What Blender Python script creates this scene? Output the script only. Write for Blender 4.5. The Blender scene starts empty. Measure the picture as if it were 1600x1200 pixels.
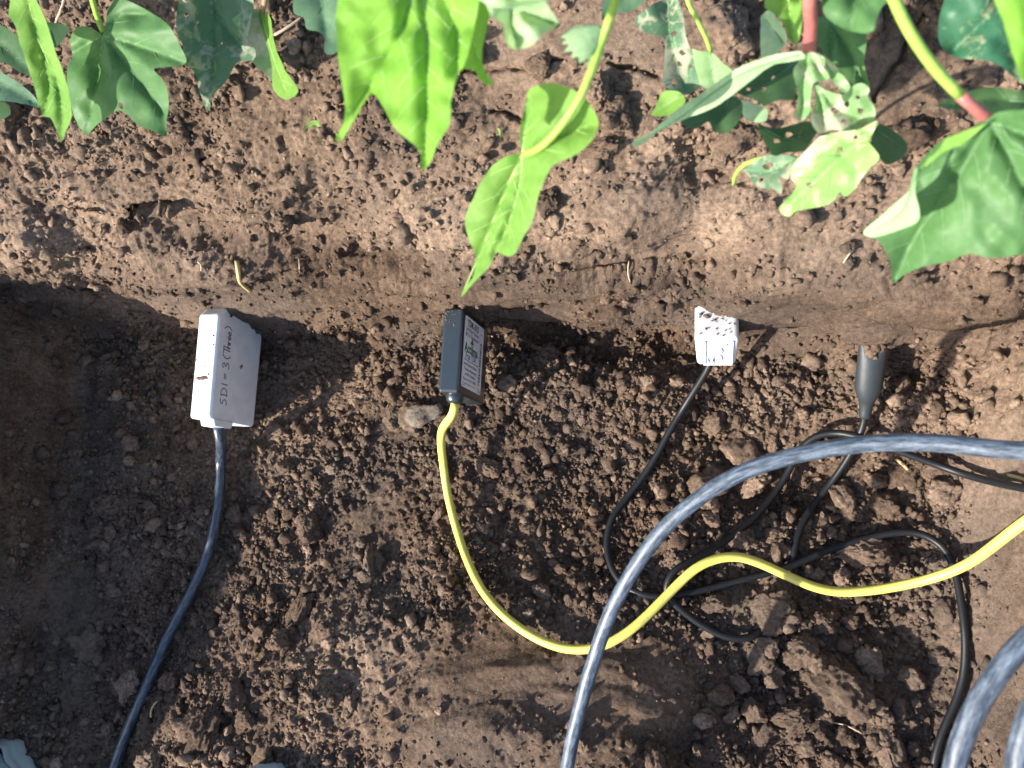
import bpy, bmesh, math, random
import numpy as np
from mathutils import Vector, Matrix
from mathutils.geometry import delaunay_2d_cdt

random.seed(7)
RNG = np.random.default_rng(7)
SC = bpy.context.scene
COL = SC.collection

# ------------------------------------------------------------------ camera
FPX = 1244.0                       # focal length in photograph pixels (1600 wide)
CAMH = 0.60                        # camera height over the trench floor
def _n(v):
    v = np.array(v, float); return v / np.linalg.norm(v)
DOWN_C = _n((300, -200, -FPX))     # where "straight down" lies in the camera's frame
ZC = -DOWN_C
YC = _n((300, 8190, -FPX)); YC = _n(YC - ZC * YC.dot(ZC))
XC = np.cross(YC, ZC)
RWC = np.stack([XC, YC, ZC], 1)    # world -> camera
CAMP = np.array([0, 0, CAMH])
cam_d = bpy.data.cameras.new('camera')
cam = bpy.data.objects.new('camera', cam_d); COL.objects.link(cam)
cam_d.sensor_width = 36.0; cam_d.lens = FPX / 1600 * 36
cam_d.clip_start = 0.01; cam_d.clip_end = 200
M = Matrix.Identity(4)
for i in range(3):
    for j in range(3):
        M[i][j] = RWC[j, i]
M[2][3] = CAMH
cam.matrix_world = M
cam_d.dof.use_dof = True; cam_d.dof.focus_distance = 0.575; cam_d.dof.aperture_fstop = 12.5
SC.camera = cam
SC.render.resolution_x, SC.render.resolution_y = 1024, 768

# ------------------------------------------------------------------ sky, sun, exposure
SUN_EL, SUN_AZ = math.radians(30), math.radians(35)      # light travels +x, slightly +y
w = bpy.data.worlds.new('World'); SC.world = w; w.use_nodes = True
nt = w.node_tree; bg = nt.nodes['Background']
sky = nt.nodes.new('ShaderNodeTexSky'); sky.sky_type = 'NISHITA'; sky.sun_disc = False
sky.sun_elevation = SUN_EL; sky.sun_rotation = math.radians(270) - SUN_AZ
nt.links.new(sky.outputs[0], bg.inputs[0]); bg.inputs[1].default_value = 0.15
sl = bpy.data.lights.new('sun', 'SUN'); sl.energy = 5.0; sl.angle = math.radians(0.6); sl.color = (1, 0.935, 0.83)
sun = bpy.data.objects.new('sun', sl); COL.objects.link(sun)
sdir = Vector((math.cos(SUN_EL) * math.cos(SUN_AZ), math.cos(SUN_EL) * math.sin(SUN_AZ), -math.sin(SUN_EL)))
sun.rotation_euler = sdir.to_track_quat('-Z', 'Y').to_euler(); sun.location = (-1, 0, 2)
vs = SC.view_settings
vs.view_transform = 'Standard'; vs.look = 'None'; vs.gamma = 1; vs.use_curve_mapping = False
vs.exposure = 1.12
SC.cycles.max_bounces = 8

# ------------------------------------------------------------------ pixel <-> world
def rays(px, py):
    d = np.stack([np.asarray(px, float) - 800, 600 - np.asarray(py, float), np.full(np.shape(px), -FPX)], -1)
    return d @ RWC                                  # camera -> world
def P(px, py, z):
    r = rays(px, py); t = (np.asarray(z, float) - CAMH) / r[..., 2]
    return CAMP + r * t[..., None]
def proj(p):
    c = (np.asarray(p) - CAMP) @ RWC.T
    return 800 + FPX * c[..., 0] / -c[..., 2], 600 - FPX * c[..., 1] / -c[..., 2], -c[..., 2]

# ------------------------------------------------------------------ numpy noise
def _h(ix, iy, iz, s):
    h = (ix.astype(np.uint32) * np.uint32(374761393) + iy.astype(np.uint32) * np.uint32(668265263)
         + iz.astype(np.uint32) * np.uint32(2147483647) + np.uint32((s * 974634777) & 0xffffffff))
    h = (h ^ (h >> np.uint32(13))) * np.uint32(1274126177)
    h = (h ^ (h >> np.uint32(16))) * np.uint32(2246822519)
    h ^= h >> np.uint32(15)
    return h.astype(np.float32) * np.float32(1 / 4294967296)
def vnoise(p, f, s=0):
    q = (p * f + 100.37).astype(np.float32)
    i = np.floor(q).astype(np.int32); t = q - i; t = t * t * (3 - 2 * t)
    x, y, z = t[..., 0], t[..., 1], t[..., 2]; r = 0
    for dx in (0, 1):
        for dy in (0, 1):
            for dz in (0, 1):
                wgt = (x if dx else 1 - x) * (y if dy else 1 - y) * (z if dz else 1 - z)
                r = r + wgt * _h(i[..., 0] + dx, i[..., 1] + dy, i[..., 2] + dz, s)
    return r * 2 - 1
def fbm(p, f, o=4, s=0, g=0.5):
    r = 0; a = 1
    for k in range(o):
        r = r + a * vnoise(p, f, s + k * 17); f *= 2.03; a *= g
    return r
def crumbs(p, cell, s=0, fill=1.0, full=False):
    """height of a bed of round-ish lumps, one per lattice cell, in units of the cell"""
    q = (p / cell + 57.3).astype(np.float32)
    b = np.floor(q - 0.5).astype(np.int32) if not full else np.floor(q).astype(np.int32) - 1
    n = 2 if not full else 3
    best = np.zeros(q.shape[:-1], np.float32)
    for dx in range(n):
        for dy in range(n):
            for dz in range(n):
                c = b + np.array([dx, dy, dz], np.int32)
                a0, a1, a2 = c[..., 0], c[..., 1], c[..., 2]
                ex = a0 + 0.25 + 0.5 * _h(a0, a1, a2, s + 1) - q[..., 0]
                ey = a1 + 0.25 + 0.5 * _h(a0, a1, a2, s + 2) - q[..., 1]
                ez = a2 + 0.25 + 0.5 * _h(a0, a1, a2, s + 3) - q[..., 2]
                rr = _h(a0, a1, a2, s + 4)
                rad = np.where(rr < fill, 0.25 + 0.42 * _h(a0, a1, a2, s + 5), 0)
                best = np.maximum(best, rad * rad - ex * ex - ey * ey - ez * ez)
    return np.sqrt(best)
def sstep(a, b, x):
    t = np.clip((x - a) / (b - a), 0, 1); return t * t * (3 - 2 * t)

# ------------------------------------------------------------------ object helpers
def link(name, me, mat=None, parent=None, smooth=True):
    if mat and not me.materials: me.materials.append(mat)
    if smooth: me.polygons.foreach_set('use_smooth', np.ones(len(me.polygons), bool))
    o = bpy.data.objects.new(name, me); COL.objects.link(o)
    if parent: o.parent = parent
    return o
def tag(o, label=None, cat=None, group=None, kind=None):
    if label: o['label'] = label
    if cat: o['category'] = cat
    if group: o['group'] = group
    if kind: o['kind'] = kind
    return o
def empty(name, loc, label, cat, group=None):
    o = bpy.data.objects.new(name, None); COL.objects.link(o); o.location = loc
    o.empty_display_size = 0.02
    return tag(o, label, cat, group)
def mesh_np(name, v, f, origin=(0, 0, 0)):
    """v (N,3) world, f (M,k) faces; vertices are stored relative to origin"""
    me = bpy.data.meshes.new(name); v = np.asarray(v, np.float32) - np.asarray(origin, np.float32); f = np.asarray(f, np.int32)
    me.vertices.add(len(v)); me.vertices.foreach_set('co', v.ravel())
    k = f.shape[1]
    me.loops.add(f.size); me.loops.foreach_set('vertex_index', f.ravel())
    me.polygons.add(len(f)); me.polygons.foreach_set('loop_start', np.arange(0, f.size, k, dtype=np.int32))
    me.update(calc_edges=True); return me
def child(name, v, f, mat, parent, smooth=True):
    return link(name, mesh_np(name, v, f, parent.location if parent else (0, 0, 0)), mat, parent, smooth)

def spline(pts, step):
    """centripetal Catmull-Rom through pts (N,d), resampled every `step`"""
    p = np.asarray(pts, float)
    q = np.vstack([2 * p[0] - p[1], p, 2 * p[-1] - p[-2]]); out = []
    for i in range(1, len(q) - 2):
        a, b, c, d = q[i - 1], q[i], q[i + 1], q[i + 2]
        ta = 0.0; tb = max(np.linalg.norm(b - a), 1e-9) ** 0.5; tc = tb + max(np.linalg.norm(c - b), 1e-9) ** 0.5; td = tc + max(np.linalg.norm(d - c), 1e-9) ** 0.5
        n = max(2, int(np.linalg.norm(c - b) / step))
        t = tb + (tc - tb) * (np.arange(n) / n)[:, None]
        A1 = (tb - t) / (tb - ta) * a + (t - ta) / (tb - ta) * b; A2 = (tc - t) / (tc - tb) * b + (t - tb) / (tc - tb) * c; A3 = (td - t) / (td - tc) * c + (t - tc) / (td - tc) * d
        B1 = (tc - t) / (tc - ta) * A1 + (t - ta) / (tc - ta) * A2; B2 = (td - t) / (td - tb) * A2 + (t - tb) / (td - tb) * A3
        out.append((tc - t) / (tc - tb) * B1 + (t - tb) / (tc - tb) * B2)
    out.append(p[-1:]); return np.vstack(out)
def tube(pts, rad, seg=12, caps=True, flat=None):
    p = np.asarray(pts, float); n = len(p)
    rad = np.broadcast_to(np.asarray(rad, float), (n,))
    t = np.gradient(p, axis=0); t /= np.linalg.norm(t, axis=1)[:, None] + 1e-12
    u = np.cross(t[0], (0, 0, 1.0))
    if np.linalg.norm(u) < 1e-3: u = np.cross(t[0], (0, 1.0, 0))
    u /= np.linalg.norm(u); V = []
    ang = np.linspace(0, 2 * math.pi, seg, endpoint=False)
    for i in range(n):
        u = u - t[i] * u.dot(t[i]); u /= np.linalg.norm(u); b = np.cross(t[i], u)
        V.append(p[i] + rad[i] * (np.cos(ang)[:, None] * u + np.sin(ang)[:, None] * b))
    V = np.vstack(V); F = []
    a = np.arange(seg); a2 = (a + 1) % seg
    for i in range(n - 1):
        F.append(np.stack([i * seg + a, i * seg + a2, (i + 1) * seg + a2, (i + 1) * seg + a], 1))
    F = np.vstack(F)
    if caps:
        V = np.vstack([V, p[0], p[-1]]); m = n * seg
        F = np.vstack([F, np.stack([a2, a, np.full(seg, m), np.full(seg, m)], 1)[:, [0, 1, 2, 2]],
                       np.stack([(n - 1) * seg + a, (n - 1) * seg + a2, np.full(seg, m + 1), np.full(seg, m + 1)], 1)])
    return V, F
def tri_fix(F):            # quads whose last two indices coincide -> triangles list
    F = np.asarray(F); out = []
    d = F[:, 2] == F[:, 3]
    q = F[~d]
    return np.vstack([q[:, [0, 1, 2]], q[:, [0, 2, 3]], F[d][:, :3]])
def add_streak(me, pts, seg):
    """lengthwise coordinates of a tube, for wear that runs along it"""
    p = np.asarray(pts, float); s_ = np.concatenate([[0], np.cumsum(np.linalg.norm(np.diff(p, axis=0), axis=1))])
    an = np.linspace(0, 2 * math.pi, seg, endpoint=False)
    c = np.stack([np.repeat(s_ * 45, seg), np.tile(np.cos(an), len(p)), np.tile(np.sin(an), len(p))], 1)
    c = np.vstack([c, [[0, 0, 0], [0, 0, 0]]]).astype(np.float32)
    at = me.attributes.new('streak', 'FLOAT_VECTOR', 'POINT'); at.data.foreach_set('vector', c.ravel())
def tube_obj(name, pts, rad, mat, parent=None, seg=12):
    v, f = tube(pts, rad, seg)
    if parent: return child(name, v, tri_fix(f), mat, parent)
    org = v.mean(0); org[2] = v[:, 2].min()
    me = mesh_np(name, v, tri_fix(f), org); add_streak(me, pts, seg); o = link(name, me, mat); o.location = org; return o

# ------------------------------------------------------------------ materials
def new_mat(name):
    m = bpy.data.materials.new(name); m.use_nodes = True
    nt = m.node_tree; return m, nt, nt.nodes['Principled BSDF']
def N(nt, t, **kw):
    n = nt.nodes.new(t)
    for k, v in kw.items(): setattr(n, k, v)
    return n
def coords(nt): return N(nt, 'ShaderNodeTexCoord').outputs['Object']
def noise(nt, co, scale, detail=4, rough=0.55, dist=0):
    n = N(nt, 'ShaderNodeTexNoise'); nt.links.new(co, n.inputs['Vector'])
    n.inputs['Scale'].default_value = scale; n.inputs['Detail'].default_value = detail
    n.inputs['Roughness'].default_value = rough; n.inputs['Distortion'].default_value = dist
    return n.outputs['Fac']
def ramp(nt, fac, stops, interp='LINEAR'):
    r = N(nt, 'ShaderNodeValToRGB'); r.color_ramp.interpolation = interp; e = r.color_ramp.elements
    while len(e) < len(stops): e.new(0.5)
    for i, (p, c) in enumerate(stops):
        e[i].position = p; e[i].color = (*c, 1) if len(c) == 3 else c
    nt.links.new(fac, r.inputs[0]); return r.outputs['Color']
def mix(nt, fac, a, b, mode='MIX'):
    m = N(nt, 'ShaderNodeMix', data_type='RGBA', blend_type=mode)
    for s, v in ((0, fac), (6, a), (7, b)):
        if isinstance(v, (int, float)): m.inputs[s].default_value = v
        elif isinstance(v, tuple): m.inputs[s].default_value = (*v, 1)
        else: nt.links.new(v, m.inputs[s])
    return m.outputs[2]
def bump(nt, bsdf, h, strength, dist):
    b = N(nt, 'ShaderNodeBump'); b.inputs['Strength'].default_value = strength; b.inputs['Distance'].default_value = dist
    nt.links.new(h, b.inputs['Height']); nt.links.new(b.outputs[0], bsdf.inputs['Normal'])
def g3(v): return (v, v, v)

def soil_mat(name, dry_attr=True, dry_const=0.3, per_object=False):
    m, nt, b = new_mat(name); co = N(nt, 'ShaderNodeNewGeometry').outputs['Position']
    if per_object: oi = N(nt, 'ShaderNodeObjectInfo')
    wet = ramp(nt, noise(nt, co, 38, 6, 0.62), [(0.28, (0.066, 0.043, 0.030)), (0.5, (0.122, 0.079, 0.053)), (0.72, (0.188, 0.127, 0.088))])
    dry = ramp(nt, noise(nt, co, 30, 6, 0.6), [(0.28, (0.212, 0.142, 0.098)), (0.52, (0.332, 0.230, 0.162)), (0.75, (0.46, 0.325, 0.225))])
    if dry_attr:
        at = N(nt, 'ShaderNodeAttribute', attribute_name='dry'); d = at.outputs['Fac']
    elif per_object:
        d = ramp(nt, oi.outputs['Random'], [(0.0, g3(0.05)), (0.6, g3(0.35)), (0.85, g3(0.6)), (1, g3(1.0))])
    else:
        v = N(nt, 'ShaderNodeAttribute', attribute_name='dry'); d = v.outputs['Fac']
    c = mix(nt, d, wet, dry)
    sp = ramp(nt, noise(nt, co, 330, 3, 0.7), [(0.30, g3(0.50)), (0.5, g3(1.0)), (0.72, g3(1.5))])
    c = mix(nt, 1.0, c, sp, 'MULTIPLY')
    sp2 = ramp(nt, noise(nt, co, 900, 2, 0.6), [(0.64, g3(0)), (0.74, g3(1))])
    c = mix(nt, sp2, c, (0.36, 0.29, 0.23))
    gr = ramp(nt, noise(nt, co, 9, 3), [(0.45, g3(0)), (0.75, g3(0.45))])
    c = mix(nt, gr, c, (0.115, 0.100, 0.092))
    nt.links.new(c, b.inputs['Base Color']); b.inputs['Roughness'].default_value = 0.93
    b.inputs['Specular IOR Level'].default_value = 0.18
    bump(nt, b, noise(nt, co, 560, 6, 0.8), 1.0, 0.0022)
    return m
SOIL = soil_mat('soil')
CLOD = soil_mat('clod_soil', False, per_object=True)
CRUMB = soil_mat('crumb_soil', False)

def plain(name, col, rough=0.5, spec=0.5, dirt=None, dirt_scale=60, lo=0.55, hi=0.7, bmp=0, bscale=400):
    m, nt, b = new_mat(name); co = coords(nt)
    c = mix(nt, ramp(nt, noise(nt, co, 90, 4), [(0.3, g3(0.0)), (0.7, g3(1.0))]), tuple(x * 0.9 for x in col), tuple(min(1, x * 1.06) for x in col))
    if dirt:
        f = ramp(nt, noise(nt, co, dirt_scale, 6, 0.7), [(lo, g3(0)), (hi, g3(1))])
        c = mix(nt, f, c, dirt)
    nt.links.new(c, b.inputs['Base Color'])
    b.inputs['Roughness'].default_value = rough; b.inputs['Specular IOR Level'].default_value = spec
    if bmp: bump(nt, b, noise(nt, co, bscale, 4), bmp, 0.0006)
    return m
WHITE = plain('white_plastic', (0.91, 0.92, 0.93), 0.45, 0.45, (0.42, 0.33, 0.26), 85, 0.66, 0.78, 0.05)
WHITE2 = plain('white_moulded_plastic', (0.80, 0.82, 0.85), 0.35, 0.5)
BLACKP = plain('black_plastic', (0.021, 0.030, 0.037), 0.30, 0.9, (0.13, 0.11, 0.09), 320, 0.68, 0.84, 0.05)  # blue-grey base carries the sky's sheen on black; the specks are dirt
SHRINK = plain('heat_shrink', (0.026, 0.032, 0.037), 0.5, 0.5, (0.16, 0.13, 0.10), 300, 0.62, 0.8, 0.15)
LABELM = plain('label_paper', (0.90, 0.91, 0.96), 0.5, 0.3)
INK = plain('black_ink', (0.012, 0.012, 0.016), 0.6, 0.3)
INKB = plain('grey_ink', (0.10, 0.10, 0.13), 0.6, 0.3)
INKBL = plain('blue_ink', (0.06, 0.10, 0.30), 0.6, 0.3)
INKG = plain('green_ink', (0.035, 0.16, 0.05), 0.6, 0.3)
PEN = plain('pen_ink', (0.035, 0.04, 0.075), 0.6, 0.3)
STEEL, _nt, _b = new_mat('steel'); _b.inputs['Metallic'].default_value = 1; _b.inputs['Base Color'].default_value = (0.5, 0.5, 0.5, 1); _b.inputs['Roughness'].default_value = 0.3
STAIN = plain('rust_stain', (0.33, 0.15, 0.09), 0.7, 0.2)
RECESS = plain('panel_shade_tint', (0.62, 0.69, 0.80), 0.4, 0.4)  # bluish shade of the recess put into the panel colour
def cable_mat(name, col, dust, lo, hi, rough=0.4, scl=(1, 1, 1), spec=0.5):
    m, nt, b = new_mat(name); co = coords(nt)
    st_ = N(nt, 'ShaderNodeAttribute', attribute_name='streak').outputs['Vector']
    f = ramp(nt, noise(nt, st_, 2.2, 6, 0.72), [(lo, g3(0)), (hi, g3(1))])
    f2 = ramp(nt, noise(nt, st_, 9, 3, 0.7), [(0.60, g3(0)), (0.70, g3(0.6))])
    c = mix(nt, f, col, dust); c = mix(nt, f2, c, tuple(min(1, x * 1.25) for x in dust))
    nt.links.new(c, b.inputs['Base Color']); b.inputs['Roughness'].default_value = rough
    b.inputs['Specular IOR Level'].default_value = spec
    bump(nt, b, noise(nt, co, 500, 4), 0.12, 0.0005)
    return m
CABLE_K = cable_mat('black_cable_sheath', (0.010, 0.011, 0.013), (0.022, 0.024, 0.027), 0.5, 0.85, 0.45, spec=0.35)
CABLE_B = cable_mat('sky_tinted_cable_sheath', (0.012, 0.018, 0.028), (0.11, 0.145, 0.19), 0.42, 0.72, 0.36, spec=0.7)  # black dusty cable; the reflected sky's blue is put into its colours
CABLE_D = cable_mat('dusty_grey_cable_sheath', (0.026, 0.038, 0.058), (0.19, 0.235, 0.30), 0.43, 0.75, 0.46, spec=0.6)  # dust on a black cable, with reflected sky blue mixed into the colours
CABLE_Y = cable_mat('yellow_cable_sheath', (0.76, 0.69, 0.13), (0.40, 0.32, 0.15), 0.50, 0.74, 0.45)
STRAW = plain('straw', (0.55, 0.42, 0.20), 0.7, 0.2)
ROOT = plain('root_fibre', (0.46, 0.36, 0.26), 0.8, 0.2)
DRYLEAF = plain('dry_leaf', (0.19, 0.155, 0.125), 0.8, 0.2, (0.09, 0.07, 0.055), 420, 0.42, 0.62, 1.0, 700)
CANVAS = plain('shoe_canvas', (0.30, 0.40, 0.40), 0.85, 0.2, (0.16, 0.21, 0.22), 30, 0.45, 0.65, 0.3, 900)
SOLE = plain('shoe_sole_rubber', (0.42, 0.50, 0.50), 0.7, 0.3)

def leaf_mat(name, col, col2, trans, tmix=0.45, rough=0.6, blotch=0.0, bcol=(0.5, 0.48, 0.30), lines=0.0, rust=0.0):
    m, nt, b = new_mat(name); co = coords(nt)
    c = ramp(nt, noise(nt, co, 45, 4, 0.6), [(0.3, col), (0.7, col2)])
    tc = trans
    if lines:
        nn = noise(nt, co, 55, 3, 0.6, 0.6)
        ln = ramp(nt, nn, [(0.47, g3(0)), (0.49, g3(1)), (0.515, g3(1)), (0.535, g3(0))])
        mk = ramp(nt, noise(nt, co, 28, 2), [(0.46, g3(0)), (0.56, g3(lines))])
        c = mix(nt, mix(nt, 1.0, ln, mk, 'MULTIPLY'), c, bcol)
    if blotch:
        f = ramp(nt, noise(nt, co, 70, 5, 0.65, 0.4), [(0.62 - 0.16 * blotch, g3(0)), (0.70 - 0.16 * blotch, g3(0.92))])
        c = mix(nt, f, c, bcol)
    if rust:
        f = ramp(nt, noise(nt, co, 110, 3, 0.6), [(0.66, g3(0)), (0.72, g3(rust))])
        c = mix(nt, f, c, (0.33, 0.20, 0.06))
    fine = ramp(nt, noise(nt, co, 420, 3, 0.6), [(0.3, g3(0.86)), (0.7, g3(1.1))])
    c = mix(nt, 1.0, c, fine, 'MULTIPLY')
    nt.links.new(c, b.inputs['Base Color']); b.inputs['Roughness'].default_value = rough
    b.inputs['Specular IOR Level'].default_value = 0.28
    bump(nt, b, noise(nt, co, 260, 4), 0.2, 0.0006)
    t = N(nt, 'ShaderNodeBsdfTranslucent')
    tcol = mix(nt, 0.6, c, trans); nt.links.new(tcol, t.inputs['Color'])
    ms = N(nt, 'ShaderNodeMixShader'); ms.inputs[0].default_value = tmix
    nt.links.new(b.outputs[0], ms.inputs[1]); nt.links.new(t.outputs[0], ms.inputs[2])
    nt.links.new(ms.outputs[0], nt.nodes['Material Output'].inputs['Surface'])
    return m
LF = {
    'bright': leaf_mat('leaf_bright_green', (0.19, 0.43, 0.05), (0.255, 0.51, 0.07), (0.42, 0.80, 0.08), 0.5),
    'fresh': leaf_mat('leaf_fresh_green', (0.15, 0.32, 0.055), (0.22, 0.40, 0.075), (0.36, 0.66, 0.09), 0.42),
    'mid': leaf_mat('leaf_mid_green', (0.078, 0.185, 0.064), (0.11, 0.235, 0.082), (0.19, 0.40, 0.08), 0.35, 0.5),
    'teal': leaf_mat('leaf_blue_green', (0.085, 0.165, 0.095), (0.12, 0.22, 0.12), (0.12, 0.28, 0.09), 0.28, 0.5),
    'dark': leaf_mat('leaf_dark_green', (0.045, 0.10, 0.036), (0.065, 0.135, 0.05), (0.08, 0.19, 0.05), 0.25, 0.55),
    'mined': leaf_mat('leaf_mined', (0.080, 0.165, 0.09), (0.11, 0.215, 0.115), (0.14, 0.30, 0.1), 0.28, 0.5, 0.7, (0.36, 0.36, 0.26), 1.0),
    'tealmine': leaf_mat('leaf_teal_mined', (0.035, 0.13, 0.070), (0.06, 0.18, 0.095), (0.08, 0.26, 0.06), 0.28, 0.42, 0.25, (0.36, 0.38, 0.22), 1.0),
    'pale': leaf_mat('leaf_pale', (0.34, 0.52, 0.26), (0.46, 0.62, 0.36), (0.50, 0.70, 0.28), 0.35, 0.5),
    'palemine': leaf_mat('leaf_pale_mined', (0.20, 0.37, 0.15), (0.30, 0.47, 0.21), (0.40, 0.62, 0.2), 0.4, 0.5, 0.65, (0.58, 0.56, 0.42), 0.9),
    'blotch': leaf_mat('leaf_blotched', (0.22, 0.47, 0.12), (0.32, 0.55, 0.17), (0.45, 0.72, 0.12), 0.42, 0.42, 0.75, (0.72, 0.72, 0.42), 0.4, 0.7),
}
VEIN = leaf_mat('vein_pale', (0.16, 0.30, 0.13), (0.21, 0.36, 0.16), (0.35, 0.6, 0.15), 0.2)
VEINB = leaf_mat('vein_bright', (0.42, 0.62, 0.20), (0.48, 0.68, 0.25), (0.5, 0.85, 0.12), 0.3)
VEIND = leaf_mat('vein_dark', (0.09, 0.20, 0.10), (0.13, 0.26, 0.13), (0.2, 0.4, 0.12), 0.2)
PETG = leaf_mat('petiole_green', (0.30, 0.48, 0.08), (0.38, 0.55, 0.11), (0.4, 0.6, 0.1), 0.1, 0.4)
PETR = leaf_mat('petiole_red', (0.36, 0.10, 0.10), (0.48, 0.18, 0.15), (0.4, 0.15, 0.1), 0.05, 0.4)
PETB = leaf_mat('petiole_brown', (0.28, 0.19, 0.11), (0.34, 0.24, 0.14), (0.3, 0.2, 0.1), 0.03, 0.5)
STEMM = leaf_mat('stem_bark', (0.16, 0.13, 0.07), (0.22, 0.17, 0.09), (0.2, 0.2, 0.1), 0.02, 0.6)

# ------------------------------------------------------------------ the ground: one sheet with the dug trench
def axis(segs, lo_far, hi_far):
    out = []
    for a, b, st in segs: out.append(np.arange(a, b, st))
    x = np.concatenate(out); st = 0.004; hi = [x[-1] + st]
    while hi[-1] < hi_far: st *= 1.35; hi.append(hi[-1] + st)
    st = 0.004; lo = [x[0] - st]
    while lo[-1] > lo_far: st *= 1.35; lo.append(lo[-1] - st)
    return np.concatenate([lo[::-1], x, hi])
xs = axis([(-0.66, -0.60, 0.0016), (-0.60, 0.14, 0.00105), (0.14, 0.23, 0.0008), (0.23, 0.30, 0.002)], -30, 30)
ys = axis([(-0.245, 0.07, 0.00105), (0.07, 0.19, 0.00055), (0.19, 0.33, 0.00095)], -30, 30)
X, Y = np.meshgrid(xs, ys)
NX, NY = len(xs), len(ys)
P0 = np.stack([X, Y, 0 * X], -1)
def prof(s, pts):
    a = np.array(pts); return np.interp(s, a[:, 0], a[:, 1])
wob = fbm(P0, 7, 3, 3) * 0.012 + fbm(P0, 25, 2, 31) * 0.004
yb = 0.108 - 0.066 * np.clip(X, -0.7, 0.3) + 0.003 * sstep(-0.06, -0.12, X) - 0.006 * sstep(-0.24, -0.30, X) + 0.006 * sstep(-0.06, 0.0, X) - 0.002 * sstep(0.05, 0.10, X)
back = prof(Y - yb + wob, [(-1, 0), (-0.007, 0), (0.0, 0.010), (0.008, 0.050), (0.024, 0.118), (0.048, 0.166), (0.085, 0.196), (0.15, 0.222), (0.25, 0.236), (30, 0.24)])
xr = 0.168 + 0.10 * np.clip(Y - 0.05, -0.3, 0.1) * 0.4
right = prof(X - xr + wob * 0.6, [(-1, 0), (-0.02, 0), (0, 0.014), (0.018, 0.062), (0.05, 0.15), (0.09, 0.215), (0.14, 0.245), (30, 0.26)])
xl = -0.560 - 0.12 * sstep(-0.19, -0.24, Y)
hl = 0.84 + 0.34 * sstep(-0.16, -0.28, Y) - 0.75 * sstep(-0.42, -0.52, Y)  # bank height beyond view is shaped for the shade it throws on the floor
left = prof(xl - X + wob, [(-1, 0), (-0.03, 0), (-0.012, 0.01), (0.004, 0.06), (0.02, 0.16), (0.045, 0.215), (0.1, 0.24), (30, 0.25)]) * hl
near = prof(-Y + 0.10 * np.abs(X + 0.1), [(-1, 0), (0.40, 0), (0.47, 0.18), (0.55, 0.22), (30, 0.235)])
k = 170.0
ZB = np.log(np.exp(k * back) + np.exp(k * right) + np.exp(k * left) + np.exp(k * near) - 3) / k
B = np.stack([X, Y, ZB], -1)
def normals(B):
    du = np.gradient(B, axis=1); dv = np.gradient(B, axis=0)
    n = np.cross(du, dv); return n / (np.linalg.norm(n, axis=-1)[..., None] + 1e-12)
def zbuffer(B):
    """per 2-px bin the nearest ground vertex"""
    u, v, d = proj(B.reshape(-1, 3))
    ok = (d > 0.05) & (u > -200) & (u < 1900) & (v > -200) & (v < 1500)
    idx = np.nonzero(ok)[0]; idx = idx[np.argsort(-d[idx])]
    im = np.full((850, 1050), -1, np.int64)
    im[((v[idx] + 200) / 2).astype(int), ((u[idx] + 200) / 2).astype(int)] = idx
    return im
def make_hit(B):
    im = zbuffer(B); flat = B.reshape(-1, 3)
    def hit(px, py, index=False):
        c, r = int((px + 200) / 2), int((py + 200) / 2)
        for k in range(1, 40):
            blk = im[max(0, r - k):r + k + 1, max(0, c - k):c + k + 1]; g = blk[blk >= 0]
            if len(g):
                uu, vv, dd = proj(flat[g]); j = g[np.argmin((uu - px) ** 2 + (vv - py) ** 2 + dd * 30)]
                return j if index else flat[j]
        return np.argmin((X.ravel()) ** 2) if index else np.array([0, 0, 0.0])
    return hit
hit0 = make_hit(B)
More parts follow.
